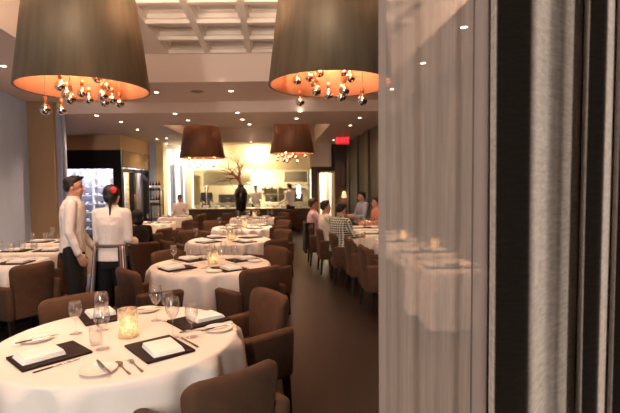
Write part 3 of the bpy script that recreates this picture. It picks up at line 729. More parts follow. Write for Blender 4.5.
# vase with branches
vx, vy = at_y(241, 200, YB - 0.75).x, YB - 0.75
t = thing('plinth', 'dark wood plinth carrying the tall black vase before the pass', 'plinth', (vx, vy, 0))
b = B(); box(b, -0.2, 0.2, -0.14, 0.14, 0, 0.68, 0.01); obj('plinth_body', b, 'dark_wall', t, auto=40)
b = B(); box(b, -0.22, 0.22, -0.155, 0.155, 0.68, 0.71, 0.006); obj('plinth_top', b, 'dark_wall', t, auto=40)
b = B(); lathe(b, [(0, 0), (0.13, 0), (0.17, 0.1), (0.225, 0.4), (0.235, 0.62), (0.19, 0.78), (0.11, 0.86), (0.1, 0.9), (0.115, 0.93), (0.09, 0.93), (0.08, 0.86), (0, 0.8)], 28, (0, 0, 0))
v_ = tag(obj('vase', b, 'vase', loc=(vx, vy, 0.711)), 'tall black vase with bare branches, in front of the kitchen pass', 'vase')
b = B()
rb = random.Random(3)
def grow(p, d, r, n, depth):
    pts, rad = [p.copy()], [r]
    for k in range(n):
        d = (d + V((rb.uniform(-.45, .45), rb.uniform(-.2, .2), rb.uniform(-.25, .25)))).normalized()
        p = p + d * rb.uniform(0.075, 0.12); p.z = min(p.z, 2.9); p.y = max(-0.3, min(0.3, p.y)); r *= 0.86; pts.append(p.copy()); rad.append(r)
        if depth and k > 0 and rb.random() < 0.75:
            sd = rb.choice((-1, 1))
            grow(p, (d + V((sd * rb.uniform(.5, 1.1), rb.uniform(-.3, .3), rb.uniform(-.2, .3)))).normalized(), r * 0.8, rb.randint(4, 6), depth - 1)
    tube(b, pts, rad, 6)
grow(V((0, 0, 1.55)), V((0.03, 0, 1)), 0.05, 8, 1)
grow(V((0, 0, 1.85)), V((-1.0, 0, 0.5)), 0.036, 8, 1)
grow(V((0.02, 0, 1.6)), V((0.25, 0, 0.9)), 0.04, 7, 2)
grow(V((0, 0, 2.0)), V((-0.5, 0, 0.8)), 0.03, 6, 1)
tag(obj('bare_branch', b, 'branch', loc=(vx, vy, 0)), 'reddish brown bare branches rising from the tall black vase', 'branch')

# bar cabinet with bottles on the left
t = thing('drinks_cabinet', 'black glass-fronted drinks cabinet against the grey column', 'cabinet', (-5.05, 14.7, 0))
b = B()
for x in (-0.2, 0.2):
    for y in (-0.16, 0.16): box(b, x - 0.015, x + 0.015, y - 0.015, y + 0.015, 0, 1.5)
obj('cabinet_frame', b, 'black', t, False)
for i, z in enumerate((0.1, 0.55, 1.0, 1.48)):
    b = B(); box(b, -0.2, 0.2, -0.16, 0.16, z, z + 0.025); obj('shelf', b, 'dark_steel' if i < 3 else 'black', t, False)
b = B(); box(b, -0.18, 0.18, -0.165, -0.155, 0.14, 1.46); obj('glass_front', b, 'pane', t, False)
def make_bottle():
    t = thing('wine_bottle', '', 'bottle')
    b = B(); lathe(b, [(0, 0), (0.037, 0), (0.038, 0.18), (0.03, 0.21), (0.014, 0.24), (0.013, 0.3), (0, 0.3)], 12); obj('bottle_glass', b, 'paper', t)
    b = B(); lathe(b, [(0.0385, 0.06), (0.0392, 0.06), (0.0392, 0.14), (0.0385, 0.14)], 12, close=True); obj('paper_label', b, 'napkin', t)
    b = B(); lathe(b, [(0, 0.3), (0.015, 0.3), (0.015, 0.26), (0, 0.26)], 10); obj('foil', b, mat('foil', (120, 24, 30), 0.4), t)
    return t
bottle = Proto(make_bottle)
for i, x in enumerate((-0.14, -0.05, 0.05, 0.14)):
    bottle.put((-5.05 + x, 14.68, 1.506), 0, 'dark wine bottle standing on top of the black drinks cabinet', 'bottles on the drinks cabinet')
for i, x in enumerate((-0.13, -0.045, 0.045, 0.13)):
    bottle.put((-5.05 + x, 14.68, 1.026), 0, 'dark wine bottle behind the glass of the black drinks cabinet', 'bottles inside the drinks cabinet')
# wine room racks
t = thing('wine_rack', 'pale wine rack full of bottles behind the wine room glass', 'rack', (-6.45, 14.6, 0))
b = B()
for x in (-1.0, -0.5, 0.0, 0.5): box(b, x - 0.02, x + 0.02, -0.15, 0.15, 0, 2.3)
obj('upright', b, 'white_metal', t, False)
for k in range(8):
    b = B(); box(b, -1.0, 0.52, -0.15, 0.15, 0.25 + k * 0.27, 0.265 + k * 0.27); obj('rack_shelf', b, 'white_metal', t, False)
def make_lying():
    b = B(); lathe(b, [(0, 0), (0.037, 0), (0.038, 0.18), (0.03, 0.21), (0.014, 0.24), (0.013, 0.3), (0, 0.3)], 10)
    bmesh.ops.transform(b, matrix=Matrix.Rotation(PI / 2, 4, 'X'), verts=b.verts)
    return tag(obj('lying_bottle', b, mat('hazed_bottle', (192, 184, 184), 0.25)), '', 'bottle')  # pale colour stands in for the haze on the wine room glass
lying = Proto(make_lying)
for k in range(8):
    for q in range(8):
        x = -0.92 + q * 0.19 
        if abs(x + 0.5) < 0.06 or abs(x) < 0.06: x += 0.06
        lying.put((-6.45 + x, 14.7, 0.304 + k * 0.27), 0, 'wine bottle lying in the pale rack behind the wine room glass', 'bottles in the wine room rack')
b = B(); 
# framed picture, sconce on dark wall near the door
t = thing('picture_frame', 'narrow dark framed picture on the pillar beside the bright doorway', 'picture', (1.17, YB - 0.62, 1.55))
b = B(); box(b, -0.1, 0.1, -0.012, 0.012, 0, 0.9, 0.004); obj('frame', b, 'black', t, auto=40)
b = B(); box(b, -0.075, 0.075, -0.016, -0.012, 0.03, 0.87); obj('print', b, 'dark_wall', t, False)
t = thing('wall_sconce', 'small lit cone wall lamp low on the pillar by the doorway', 'lamp', (1.2, YB - 0.66, 1.12))
b = B(); box(b, -0.03, 0.03, 0.0, 0.055, 0.02, 0.1, 0.004); obj('wall_bracket', b, 'brass', t, auto=40)
b = B(); lathe(b, [(0.1, 0.05), (0.05, 0.27), (0.045, 0.27), (0.095, 0.05)], 18, (0, -0.05, 0), close=True)
obj('lamp_shade', b, mat('sconce_shade', (250, 225, 180), 0.7, emit=(255, 220, 165), estr=0.9), t)
# exit sign
t = thing('exit_sign', 'red lit exit sign hanging below the ceiling at the far right', 'sign', at_y(342.5, 140.5, 13.2))
b = B(); box(b, -0.2, 0.2, -0.03, 0.03, -0.11, 0.11, 0.008); obj('sign_case', b, 'exit_face', t, auto=40)
b = B(); tube(b, [(0, 0, 0.11), (0, 0, 0.24)], 0.012, 8); obj('hanger', b, 'white_metal', t)
tc_ = bpy.data.curves.new('exit_text', 'FONT'); tc_.body = 'EXIT'; tc_.size = 0.19; tc_.align_x = 'CENTER'; tc_.align_y = 'CENTER'; tc_.extrude = 0.004
to = bpy.data.objects.new('exit_text', tc_); COL.objects.link(to)
me = bpy.data.meshes.new_from_object(to.evaluated_get(bpy.context.evaluated_depsgraph_get())); bpy.data.objects.remove(to)
me.materials.clear(); me.materials.append(M['exit'])
ex = bpy.data.objects.new('lettering', me); COL.objects.link(ex); ex.parent = t; ex.location = (0, -0.034, 0); ex.rotation_euler = (PI / 2, 0, 0)
ex['label'] = 'glowing red word EXIT'

# ------------------------------------------------------------------ ceiling lights
def make_dl():
    t = thing('downlight', '', 'ceiling light')
    b = B(); lathe(b, [(0.04, -0.004), (0.056, -0.004), (0.058, 0.0), (0.04, 0.0)], 20, close=True); obj('trim_ring', b, 'lens_ring', t)
    b = B(); lathe(b, [(0, -0.002), (0.0415, -0.002), (0.0415, 0.0), (0, 0.0)], 20); obj('lens', b, 'lens', t)
    return t
dlp = Proto(make_dl)
def light(kind, loc, power, col=(255, 214, 170), size=0.05, rot=None, **kw):
    l = bpy.data.lights.new('light', kind); l.energy = power; l.color = lin(col)
    o = bpy.data.objects.new('light_source', l); COL.objects.link(o); o.location = loc
    if rot: o.rotation_euler = rot
    if kind in ('POINT', 'SPOT'): l.shadow_soft_size = size
    for k, v in kw.items(): setattr(l, k, v)
    return o
WARM = (255, 208, 168)
DL = [(3, 66, Z1, 'on the left dropped ceiling beside the big left lamp', 170),
      (156.3, 92.3, Z1, 'in the dropped ceiling just right of the big left lamp', 60), (231, 91, Z1, 'in the dropped ceiling left of the big right lamp', 60),
      (175, 113.7, ZL, 'in the low ceiling above left of the small left lamp', 90), (188, 120.3, ZL, 'in the low ceiling close above the small left lamp', 0),
      (237.5, 112.6, ZL, 'in the low ceiling between the lamps, nearest of three', 90),
      (242.3, 119.4, ZL, 'in the low ceiling between the lamps, middle of three', 0),
      (249.5, 124.3, ZL, 'in the low ceiling between the lamps, farthest of three', 90),
      (96.4, 115.5, ZL, 'in the low ceiling just behind the big left lamp', 120), (121, 121.9, ZL, 'in the low ceiling before the wine room', 110),
      (137.5, 129.6, ZL, 'in the low ceiling by the wine room corner', 110),
      (157, 139, ZL, 'in the low ceiling by the grey column, left of a trio', 40), (166.4, 138.4, ZL, 'in the low ceiling by the bright windows, right of a trio', 40),
      (166.6, 143.5, ZL, 'in the low ceiling by the bright windows, farthest of a trio', 0),
      (250.6, 141.9, ZL, 'in the lowest beam close above the bright kitchen wall', 120),
      (300, 111.3, ZL, 'in the low ceiling under the big right lamp', 90), (296.5, 118.5, ZL, 'in the low ceiling before the small right lamp', 0),
      (359.6, 117.7, ZL, 'in the low ceiling near the right wall, nearer of two', 90), (350.3, 125.4, ZL, 'in the low ceiling near the right wall, farther of two', 60),
      (333.5, 140, ZL, 'in the low ceiling just left of the exit sign', 60),
      (464, 27, Z1, 'seen through the sheer curtain, highest of three', 60), (423, 63, Z1, 'seen through the sheer curtain, middle of three', 60), (392, 89, Z1, 'seen through the sheer curtain, lowest of three', 60)]
for px, py, z, where, pw in DL:
    p = at_z(px, py, z)
    dlp.put(p, 0, 'small round recessed downlight ' + where)
    if pw: light('SPOT', (p.x, p.y, z - 0.03), pw, WARM, 0.04, spot_size=math.radians(125), spot_blend=0.8)
p = p_cof = at_z(219.6, 30, ZC + 0.15); dlp.put(p, 0, 'small round recessed downlight inside a square of the coffered ceiling')
p = at_z(197, 91.5, Z1)
t = thing('ceiling_speaker', 'round dim speaker grille flush in the dropped ceiling between two downlights', 'speaker', p)
b = B(); lathe(b, [(0, -0.006), (0.1, -0.006), (0.115, -0.002), (0.115, 0), (0, 0)], 28); obj('grille', b, mat('grille', (150, 128, 116), 0.7, bump=0.5, bscale=300), t, auto=40)
p = at_z(172, 31, ZC + 0.15)
t = thing('sprinkler', 'small dark sprinkler head in a square of the coffered ceiling', 'sprinkler', p)
b = B(); lathe(b, [(0, 0), (0.035, 0), (0.035, -0.008), (0.012, -0.012), (0.012, -0.05), (0.028, -0.055), (0.028, -0.06), (0, -0.06)], 14); obj('sprinkler_head', b, 'brass', t, auto=40)

# ------------------------------------------------------------------ pendant lamps
def bulb_bm(R):
    g = B(); prof = [(0.28 * R, 1.5 * R)]
    for k in range(9):
        a = math.radians(64 - k * 8); prof.append((R * math.cos(a), R * math.sin(a)))
    lathe(g, prof, 18)
    c = B(); prof = []
    for k in range(9):
        a = math.radians(0 - k * 11.25); prof.append((R * 1.004 * math.cos(a), R * 1.004 * math.sin(a)))
    lathe(c, prof, 18)
    s = B(); lathe(s, [(0, 2.5 * R), (0.34 * R, 2.5 * R), (0.36 * R, 1.4 * R), (0, 1.4 * R)], 12)
    return g, c, s
BULBS = {}
def pendant(label, x, y, zb, rb_, rt, h, zceil, bulbs, matn, R, watts, up_w=30):
    t = thing('pendant_lamp', label, 'lamp', (x, y, zb))
    T = 0.012
    b = B(); lathe(b, [(rb_, 0), (rt + 0.012, h - 0.07), (rt, h - 0.025), (rt - 0.03, h - 0.004), (rt - 0.045, h), (rt - 0.06, h - 0.012), (rt - 0.02, h - 0.05), (rb_ - T, 0.0)], 72, close=True)
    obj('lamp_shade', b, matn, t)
    b = B(); lathe(b, [(rb_ - T - 0.002, 0.004), (rt - 0.02, h - 0.055), (rt - 0.028, h - 0.055), (rb_ - T - 0.008, 0.004)], 72, close=True)
    li = obj('shade_lining', b, 'copper', t); li['label'] = 'copper leaf lining'
    b = B(); tube(b, [(0, 0, h * 0.55), (0, 0, zceil - zb)], 0.014, 10); obj('rod', b, 'brass', t)
    b = B(); lathe(b, [(0, 0), (0.09, 0), (0.08, -0.03), (0, -0.04)], 20, (0, 0, zceil - zb)); obj('ceiling_rose', b, 'brass', t)
    b = B()
    for k in range(3):
        a = k * PI / 3 + 0.3; q = rt - 0.02 + (rb_ - rt) * 0.35
        tube(b, [(-q * math.cos(a), -q * math.sin(a), h * 0.62), (q * math.cos(a), q * math.sin(a), h * 0.62)], 0.006, 6)
    lathe(b, [(0, h * 0.6), (rt * 0.55, h * 0.6), (rt * 0.55, h * 0.64), (0, h * 0.64)], 24)
    obj('bulb_plate', b, 'brass', t)
    if R not in BULBS:
        g, c, s = bulb_bm(R); me = []
        for nm, bm, m in (('bulb', g, 'bulb_glass'), ('mirror_cap', c, 'chrome'), ('socket', s, 'brass')):
            o = obj(nm, bm, m); me.append(o.data); bpy.data.objects.remove(o)
        fb = B(); bmesh.ops.create_uvsphere(fb, u_segments=8, v_segments=6, radius=R * (0.17 if R < 0.043 else 0.32), matrix=Matrix.Translation((0, 0, R * 0.5)))
        o = obj('filament', fb, 'filament'); me.append(o.data); bpy.data.objects.remove(o)
        BULBS[R] = me
    for bx, by, bz in bulbs:
        o = bpy.data.objects.new('bulb', BULBS[R][0]); COL.objects.link(o); o.parent = t; o.location = (bx - x, by - y, bz - zb)
        for nm, me in zip(('mirror_cap', 'socket', 'filament'), BULBS[R][1:]):
            c = bpy.data.objects.new(nm, me); COL.objects.link(c); c.parent = o
        cb = B(); tube(cb, [(0, 0, 2.45 * R), (0, 0, max(2.6 * R, h * 0.6 - (bz - zb)))], 0.0025, 6); obj('cord', cb, 'cord', o)
    light('POINT', (x, y, zb + h * 0.32), watts, (255, 210, 176), 0.08)
    light('POINT', (x, y, zb + h + 0.03), up_w, (255, 222, 190), 0.15)  # added upward light above the rim, brightens the ceiling
LAMP_Y = 3.9
LX = at_y(85, 88, LAMP_Y).x; RX = at_y(330.5, 84, LAMP_Y).x; ZBL = 2.45
def pxb(lst, ox, oy, s, x, y, r, rr):
    out = []; rg = random.Random(rr)
    for a, c in lst:
        px, py = ox + a * s, oy + c * s
        for _ in range(200):
            yy = y + rg.uniform(-1, 1) * r
            p = at_y(px, py, yy)
            if (p.x - x) ** 2 + (yy - y) ** 2 < r * r and all((p - q).length > 0.085 for q in out):
                out.append(p); break
    return out
lb = pxb([(157, 378), (212, 380), (207, 297), (228, 325), (283, 320), (307, 343), (335, 270), (368, 297), (355, 330), (360, 352), (388, 343), (412, 356), (243, 341)], 0, 0, 0.2904, LX, LAMP_Y, 0.42, 1)
rbz = pxb([(138, 350), (128, 277), (190, 290), (193, 313), (170, 265), (235, 327), (280, 333), (290, 311), (312, 267), (352, 346), (205, 250), (290, 250)], 260, 0, 0.2904, RX, LAMP_Y, 0.42, 2)
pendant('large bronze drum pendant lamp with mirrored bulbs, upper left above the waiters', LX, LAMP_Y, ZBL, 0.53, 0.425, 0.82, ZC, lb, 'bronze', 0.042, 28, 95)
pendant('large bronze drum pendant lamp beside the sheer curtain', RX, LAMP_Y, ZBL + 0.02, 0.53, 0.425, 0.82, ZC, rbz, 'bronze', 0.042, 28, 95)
SY = 12.1
SLX = at_y(202.5, 157, SY).x; SRX = at_y(292, 153, SY).x
def ring_bulbs(x, y, z, n, r, seed, dz):
    rg = random.Random(seed); out = []
    while len(out) < n:
        a, q = rg.uniform(0, 2 * PI), r * math.sqrt(rg.random())
        p = V((x + q * math.cos(a), y + q * math.sin(a), z + rg.uniform(*dz)))
        if all((p - o).length > 0.1 for o in out): out.append(p)
    return out
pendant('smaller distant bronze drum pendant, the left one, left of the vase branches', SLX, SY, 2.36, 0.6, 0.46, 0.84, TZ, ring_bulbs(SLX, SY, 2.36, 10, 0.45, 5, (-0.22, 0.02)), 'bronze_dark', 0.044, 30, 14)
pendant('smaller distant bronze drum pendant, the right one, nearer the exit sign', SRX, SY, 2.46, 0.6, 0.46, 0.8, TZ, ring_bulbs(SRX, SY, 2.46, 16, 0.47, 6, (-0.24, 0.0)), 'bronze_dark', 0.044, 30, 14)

# ------------------------------------------------------------------ tables
def make_cloth(name, label, c, rot, kind, a, bb, z, hem, seed, group=None):
    """round (a = radius) or rectangular (a x bb half sizes) cloth hanging to the hem height"""
    bm = B(); N = 144; rg = random.Random(seed)
    ph = [rg.uniform(0, 2 * PI) for _ in range(4)]; nf = rg.choice((12, 13, 14))
    def rad(th):
        if kind == 'round': return a
        cx, sy = abs(math.cos(th)), abs(math.sin(th)); k = 14
        return 1 / ((cx / a) ** k + (sy / bb) ** k) ** (1 / k)
    rings = []
    top = bm.verts.new((0, 0, z))
    for f in (0.3, 0.6, 0.85, 0.955, 0.985): rings.append([(rad(t) * f, z) for t in [2 * PI * i / N for i in range(N)]])
    prof = [(0.0, -0.004), (0.006, -0.012)]
    L = []
    for f in rings: L.append([bm.verts.new((r * math.cos(2 * PI * i / N), r * math.sin(2 * PI * i / N), zz)) for i, (r, zz) in enumerate(f)])
    for dr, dz in prof: L.append([bm.verts.new(((rad(2 * PI * i / N) + dr) * math.cos(2 * PI * i / N), (rad(2 * PI * i / N) + dr) * math.sin(2 * PI * i / N), z + dz)) for i in range(N)])
    S = 12
    for s in range(1, S + 1):
        t = s / S; row = []
        for i in range(N):
            th = 2 * PI * i / N; r0 = rad(th)
            corner = 0 if kind == 'round' else max(0, (r0 - min(a, bb)) / max(1e-3, math.hypot(a, bb) - min(a, bb)))
            w = math.sin(nf * th + ph[0] + 0.7 * math.sin(2 * th + ph[1])) * 0.6 + 0.4 * math.sin((nf + 6) * th + ph[2])
            w = (abs(w) ** 0.8) * (1 if w > 0 else -1)
            r = r0 + 0.014 + t * 0.045 + (t ** 0.32) * (0.062 * w * (0.75 + 0.5 * math.sin(3 * th + ph[3]))) + corner * t * 0.06
            row.append(bm.verts.new((r * math.cos(th), r * math.sin(th), z - 0.012 - (t ** 1.3) * (z - 0.012 - hem))))
        L.append(row)
    for i in range(N):
        bm.faces.new((top, L[0][i], L[0][(i + 1) % N]))
    for p, q in zip(L, L[1:]):
        for i in range(N):
            j = (i + 1) % N; bm.faces.new((p[i], q[i], q[j], p[j]))
    o = obj(name, bm, 'cloth', loc=(c[0], c[1], 0), rotz=rot)
    return tag(o, label, 'tablecloth', group)
TH = 0.735
def make_table_base(kind, a, bb, label, c, rot, group=None):
    t = thing('dining_table', label, 'table', (c[0], c[1], 0), rot, group)
    b = B()
    if kind == 'round': lathe(b, [(0, TH - 0.03), (a - 0.05, TH - 0.03), (a - 0.05, TH - 0.004), (0, TH - 0.003)], 48)
    else: box(b, -a + 0.05, a - 0.05, -bb + 0.05, bb - 0.05, TH - 0.03, TH - 0.004)
    obj('tabletop', b, 'dark_wall', t, auto=40)
    b = B(); tube(b, [(0, 0, 0.03), (0, 0, TH - 0.03)], 0.045, 14); obj('pedestal', b, 'black', t)
    b = B(); lathe(b, [(0, 0), (0.26, 0), (0.26, 0.012), (0.06, 0.03), (0, 0.03)], 28); obj('base', b, 'black', t, auto=40)
ORD = ['nearest', 'second', 'third', 'fourth', 'fifth']
def tname(k): return 'the %s round table' % ORD[k]
RT = [(-1.12, 2.62, 0.67), (-1.13, 5.07, 0.66), (-1.32, 7.34, 0.66), (-1.42, 9.55, 0.64), (-1.54, 12.3, 0.62)]
for k, (x, y, r) in enumerate(RT):
    make_cloth('tablecloth', 'white floor-length cloth draped over %s%s' % (tname(k), ' from the camera' if k else ' in the foreground'), (x, y), 0.4 * k, 'round', r, r, TH, 0.12 if k else 0.1, 40 + k)
    make_table_base('round', r, r, 'round pedestal table hidden beneath the white cloth of %s' % tname(k).replace('round table', 'table'), (x, y), 0)
LT = [(-3.68, 5.32, 'nearest left table'), (-3.87, 6.33, 'left table beside the waiter'), (-4.15, 7.35, 'left table behind the waiter'),
      (-3.55, 8.5, 'left table behind the waitress'), (-3.75, 10.9, 'left table beyond the dark haired guest'), (-3.95, 13.2, 'farthest left table by the bright windows')]
for k, (x, y, w) in enumerate(LT):
    make_cloth('tablecloth', 'white cloth covering the ' + w, (x, y), face_dir(-0.09, 1), 'rect', 0.4, 0.37, TH, 0.18, 60 + k)
    make_table_base('rect', 0.4, 0.37, 'square pedestal table under the cloth of the ' + w, (x, y), face_dir(-0.09, 1))
RTB = [(1.52, 4.85, 'nearest right table behind the sheer'), (1.50, 5.95, 'second right table behind the sheer'), (1.40, 7.05, 'third right table at the sheer edge'),
       (1.28, 8.15, 'right table by the plaid shirted guest'), (1.16, 9.25, 'farthest right table')]
for k, (x, y, w) in enumerate(RTB):
    make_cloth('tablecloth', 'white cloth covering the ' + w, (x, y), face_dir(-0.086, 1), 'rect', 0.32, 0.4, TH, 0.18, 80 + k)
    make_table_base('rect', 0.32, 0.4, 'square pedestal table under the cloth of the ' + w, (x, y), face_dir(-0.086, 1))

# ------------------------------------------------------------------ tableware
ZT = TH + 0.0012
def make_menu():
    t = thing('menu_folder', '', 'menu')
    b = B(); box(b, -0.13, 0.13, -0.165, 0.165, 0.0, 0.012, 0.003); obj('cover', b, 'leather', t, auto=50)
    b = B(); box(b, -0.124, 0.124, -0.16, 0.16, 0.003, 0.009); obj('pages', b, 'napkin', t, False)
    return t
def make_napkin():
    b = B()
    for k, (sx, sy, dx) in enumerate(((0.1, 0.082, 0), (0.098, 0.08, 0.003), (0.094, 0.079, 0.008))):
        box(b, -sx + dx, sx, -sy + dx * 0.5, sy, 0.0085 * k, 0.0085 * k + 0.0095, 0.004)
    for v in b.verts:
        v.co.z += 0.004 * math.sin(v.co.x * 30) * (v.co.z / 0.026)
    return tag(obj('folded_napkin', b, 'napkin', auto=60), '', 'napkin')
def make_plate():
    t = thing('bread_plate', '', 'plate')
    b = B(); lathe(b, [(0, 0.0), (0.045, 0.0), (0.055, 0.004), (0.085, 0.013), (0.0865, 0.0155), (0.083, 0.0155), (0.058, 0.009), (0.05, 0.006), (0, 0.005)], 40)
    obj('plate_body', b, 'china', t)
    return t
def strip(b, outline, z, th, lift=None):
    """outline: list of (y, half width); z(y) optional lift"""
    n = len(outline); f = lift or (lambda y: 0)
    rows = []
    for y, w in outline:
        rows.append([b.verts.new((-w, y, z + f(y))), b.verts.new((w, y, z + f(y))), b.verts.new((w * 0.7, y, z + th + f(y))), b.verts.new((-w * 0.7, y, z + th + f(y)))])
    for p, q in zip(rows, rows[1:]):
        for i in range(4): b.faces.new((p[i], p[(i + 1) % 4], q[(i + 1) % 4], q[i]))
    b.faces.new(rows[0]); b.faces.new(rows[-1])
def make_knife():
    t = thing('dinner_knife', '', 'knife')
    b = B(); strip(b, [(-0.11, 0.004), (-0.105, 0.007), (-0.05, 0.006), (-0.02, 0.005)], 0, 0.005); obj('handle', b, 'silver', t, auto=50)
    b = B(); strip(b, [(-0.02, 0.005), (0.0, 0.008), (0.07, 0.0085), (0.1, 0.006), (0.112, 0.001)], 0.001, 0.002); obj('blade', b, 'silver', t, auto=50)
    return t
def make_fork():
    t = thing('dinner_fork', '', 'fork')
    lf = lambda y: 0.010 * math.exp(-((y - 0.045) / 0.035) ** 2)
    b = B(); strip(b, [(-0.105, 0.004), (-0.095, 0.008), (-0.04, 0.004), (0.02, 0.003), (0.035, 0.006), (0.05, 0.011), (0.06, 0.011)], 0, 0.003, lf); obj('handle', b, 'silver', t, auto=50)
    for k in range(4):
        b = B(); x = (k - 1.5) * 0.0062
        rows = []
        strip(b, [(0.058, 0.0018), (0.08, 0.0017), (0.1, 0.0012)], 0, 0.002, lf)
        for v in b.verts: v.co.x += x
        obj('tine', b, 'silver', t, auto=50)
    return t
def make_spoon():
    t = thing('dessert_spoon', '', 'spoon')
    lf = lambda y: 0.008 * math.exp(-((y - 0.03) / 0.03) ** 2)
    b = B(); strip(b, [(-0.1, 0.004), (-0.09, 0.0075), (-0.03, 0.0035), (0.04, 0.003)], 0, 0.003, lf); obj('handle', b, 'silver', t, auto=50)
    b = B(); bmesh.ops.create_uvsphere(b, u_segments=14, v_segments=8, radius=1)
    for v in list(b.verts):
        v.co = V((v.co.x * 0.02, 0.065 + v.co.y * 0.031, 0.008 + (min(v.co.z, 0.0) * 0.008)))
    obj('spoon_bowl', b, 'silver', t)
    return t
def glass_profile(R, H, stem, foot):
    z0 = stem + 0.006
    out = [(0.004, z0)]
    bh = H - z0
    for k in range(1, 9):
        u = k / 8
        r = R * math.sin(min(1, u * 1.5) * PI / 2) ** 0.7 * (1 - 0.22 * max(0, (u - 0.5) / 0.5) ** 1.5)
        out.append((r, z0 + bh * u))
    inn = [(max(0.0, r - 0.0014), z + 0.001) for r, z in reversed(out)]; inn[-1] = (0.0, z0 + 0.003)
    return out + inn
def make_wine(R=0.044, H=0.235, stem=0.095):
    def f():
        t = thing('wine_glass', '', 'glass')
        b = B(); lathe(b, glass_profile(R, H, stem, 0.034), 28); obj('bowl', b, 'glass', t)
        b = B(); lathe(b, [(0.0036, stem + 0.007), (0.003, stem * 0.6), (0.0036, 0.012), (0.007, 0.006)], 12); obj('stem', b, 'glass', t)
        b = B(); lathe(b, [(0.007, 0.006), (0.034, 0.002), (0.035, 0.0), (0, 0.0)], 28); obj('foot', b, 'glass', t)
        return t
    return f
def make_tumbler():
    b = B(); lathe(b, [(0, 0), (0.029, 0), (0.032, 0.01), (0.035, 0.105), (0.0335, 0.105), (0.0305, 0.012), (0, 0.008)], 28)
    return tag(obj('water_tumbler', b, 'glass'), '', 'glass')
def make_far_glass():
    b = B(); lathe(b, [(0, 0), (0.035, 0), (0.034, 0.003), (0.005, 0.008), (0.0035, 0.05), (0.004, 0.088), (0.03, 0.115), (0.04, 0.15), (0.034, 0.212), (0.033, 0.212), (0.0385, 0.15), (0.028, 0.117), (0, 0.095)], 14)
    return tag(obj('wine_glass', b, 'glass'), '', 'glass')
def make_candle():
    t = thing('candle_holder', '', 'candle')
    b = B(); lathe(b, [(0, 0), (0.053, 0), (0.056, 0.004), (0.056, 0.165), (0.053, 0.165), (0.053, 0.008), (0, 0.006)], 36); obj('holder_glass', b, 'mercury', t, auto=50)
    b = B(); lathe(b, [(0, 0.008), (0.03, 0.008), (0.03, 0.05), (0.026, 0.054), (0, 0.05)], 20); obj('wax_candle', b, 'wax', t, auto=50)
    b = B(); lathe(b, [(0, 0.055), (0.007, 0.064), (0.0075, 0.074), (0.004, 0.088), (0, 0.1)], 12); obj('flame', b, 'flame', t)
    return t
P_menu, P_nap, P_plate = Proto(make_menu), Proto(make_napkin), Proto(make_plate)
P_knife, P_fork, P_spoon = Proto(make_knife), Proto(make_fork), Proto(make_spoon)
P_wine, P_small, P_tumb, P_candle = Proto(make_wine()), Proto(make_wine(0.04, 0.195, 0.07)), Proto(make_tumbler), Proto(make_candle)
P_far = Proto(make_far_glass)
# ---- nearest table, item by item (positions relative to its centre)
cx, cy, R1 = RT[0]
def on1(dx, dy, z=0): return (cx + dx, cy + dy, ZT + z)
SEATS = [('front left', -0.25, -0.30, V((-0.66, -0.75))), ('front right', 0.295, -0.215, V((0.66, -0.75))),
         ('back left', -0.30, 0.40, V((-0.6, 0.8))), ('back right', 0.385, 0.285, V((0.75, 0.66)))]
for nm, dx, dy, out in SEATS:
    rz = face_dir(-out.x, -out.y)
    P_menu.put(on1(dx, dy), rz, 'dark brown leather menu folder at the %s place of the nearest table' % nm)
    q = V((dx, dy)) + out * 0.05
    P_nap.put(on1(q.x, q.y, 0.0125), rz + (1.57 if nm != 'front right' else 1.5), 'folded white napkin on the menu at the %s place of the nearest table' % nm)
def along(P, a, c, label, z=0.0):
    a, c = V(a), V(c); m = (a + c) / 2; d = (c - a).normalized()
    P.put(on1(m.x, m.y, z), face_dir(d.x, d.y), label)
along(P_knife, (-0.22, -0.53), (-0.06, -0.33), 'silver dinner knife along the front left menu of the nearest table')
along(P_knife, (0.5, -0.19), (0.36, -0.03), 'silver dinner knife right of the front right menu on the nearest table')
along(P_knife, (-0.1, 0.52), (-0.22, 0.37), 'silver dinner knife beside the back left menu of the nearest table')
along(P_knife, (0.44, 0.42), (0.28, 0.3), 'silver dinner knife beyond the back right menu of the nearest table')
along(P_fork, (0.33, -0.53), (0.17, -0.34), 'silver dinner fork closest to the front right menu of the nearest table')
along(P_spoon, (0.285, -0.56), (0.12, -0.375), 'silver spoon beside the front bread plate of the nearest table')
along(P_fork, (0.5, 0.12), (0.34, -0.0 + 0.06), 'silver dinner fork by the right bread plate of the nearest table')
for nm, dx, dy in (('front', 0.10, -0.50), ('left', -0.47, -0.05), ('right', 0.55, 0.11), ('back', -0.05, 0.54)):
    P_plate.put(on1(dx, dy), 0, 'white bread plate at the %s rim of the nearest table' % nm)
along(P_knife, (0.17, -0.55), (0.06, -0.42), 'small silver butter knife across the front bread plate of the nearest table', 0.0165)
along(P_knife, (-0.52, -0.15), (-0.38, -0.02), 'small silver butter knife across the left bread plate of the nearest table', 0.0165)
along(P_knife, (0.47, 0.04), (0.62, 0.17), 'small silver butter knife across the right bread plate of the nearest table', 0.0165)
along(P_knife, (-0.1, 0.51), (0.03, 0.56), 'small silver butter knife across the back bread plate of the nearest table', 0.0165)
P_candle.put(on1(0.04, 0.0), 0, 'glowing gold speckled glass candle holder in the middle of the nearest table')
P_wine.put(on1(0.31, -0.02), 0, 'stemmed wine glass behind the front right menu, nearer the candle, nearest table')
P_small.put(on1(0.42, -0.02), 0, 'smaller stemmed glass behind the front right menu, right one of the pair, nearest table')
P_wine.put(on1(0.10, 0.31), 0, 'tall stemmed wine glass right behind the gold candle, left of a pair')
P_small.put(on1(0.18, 0.30), 0, 'shorter stemmed glass right behind the gold candle, right of a pair')
P_small.put(on1(-0.30, 0.06), 0, 'short stemmed glass far left, by the left bread plate of the nearest table')
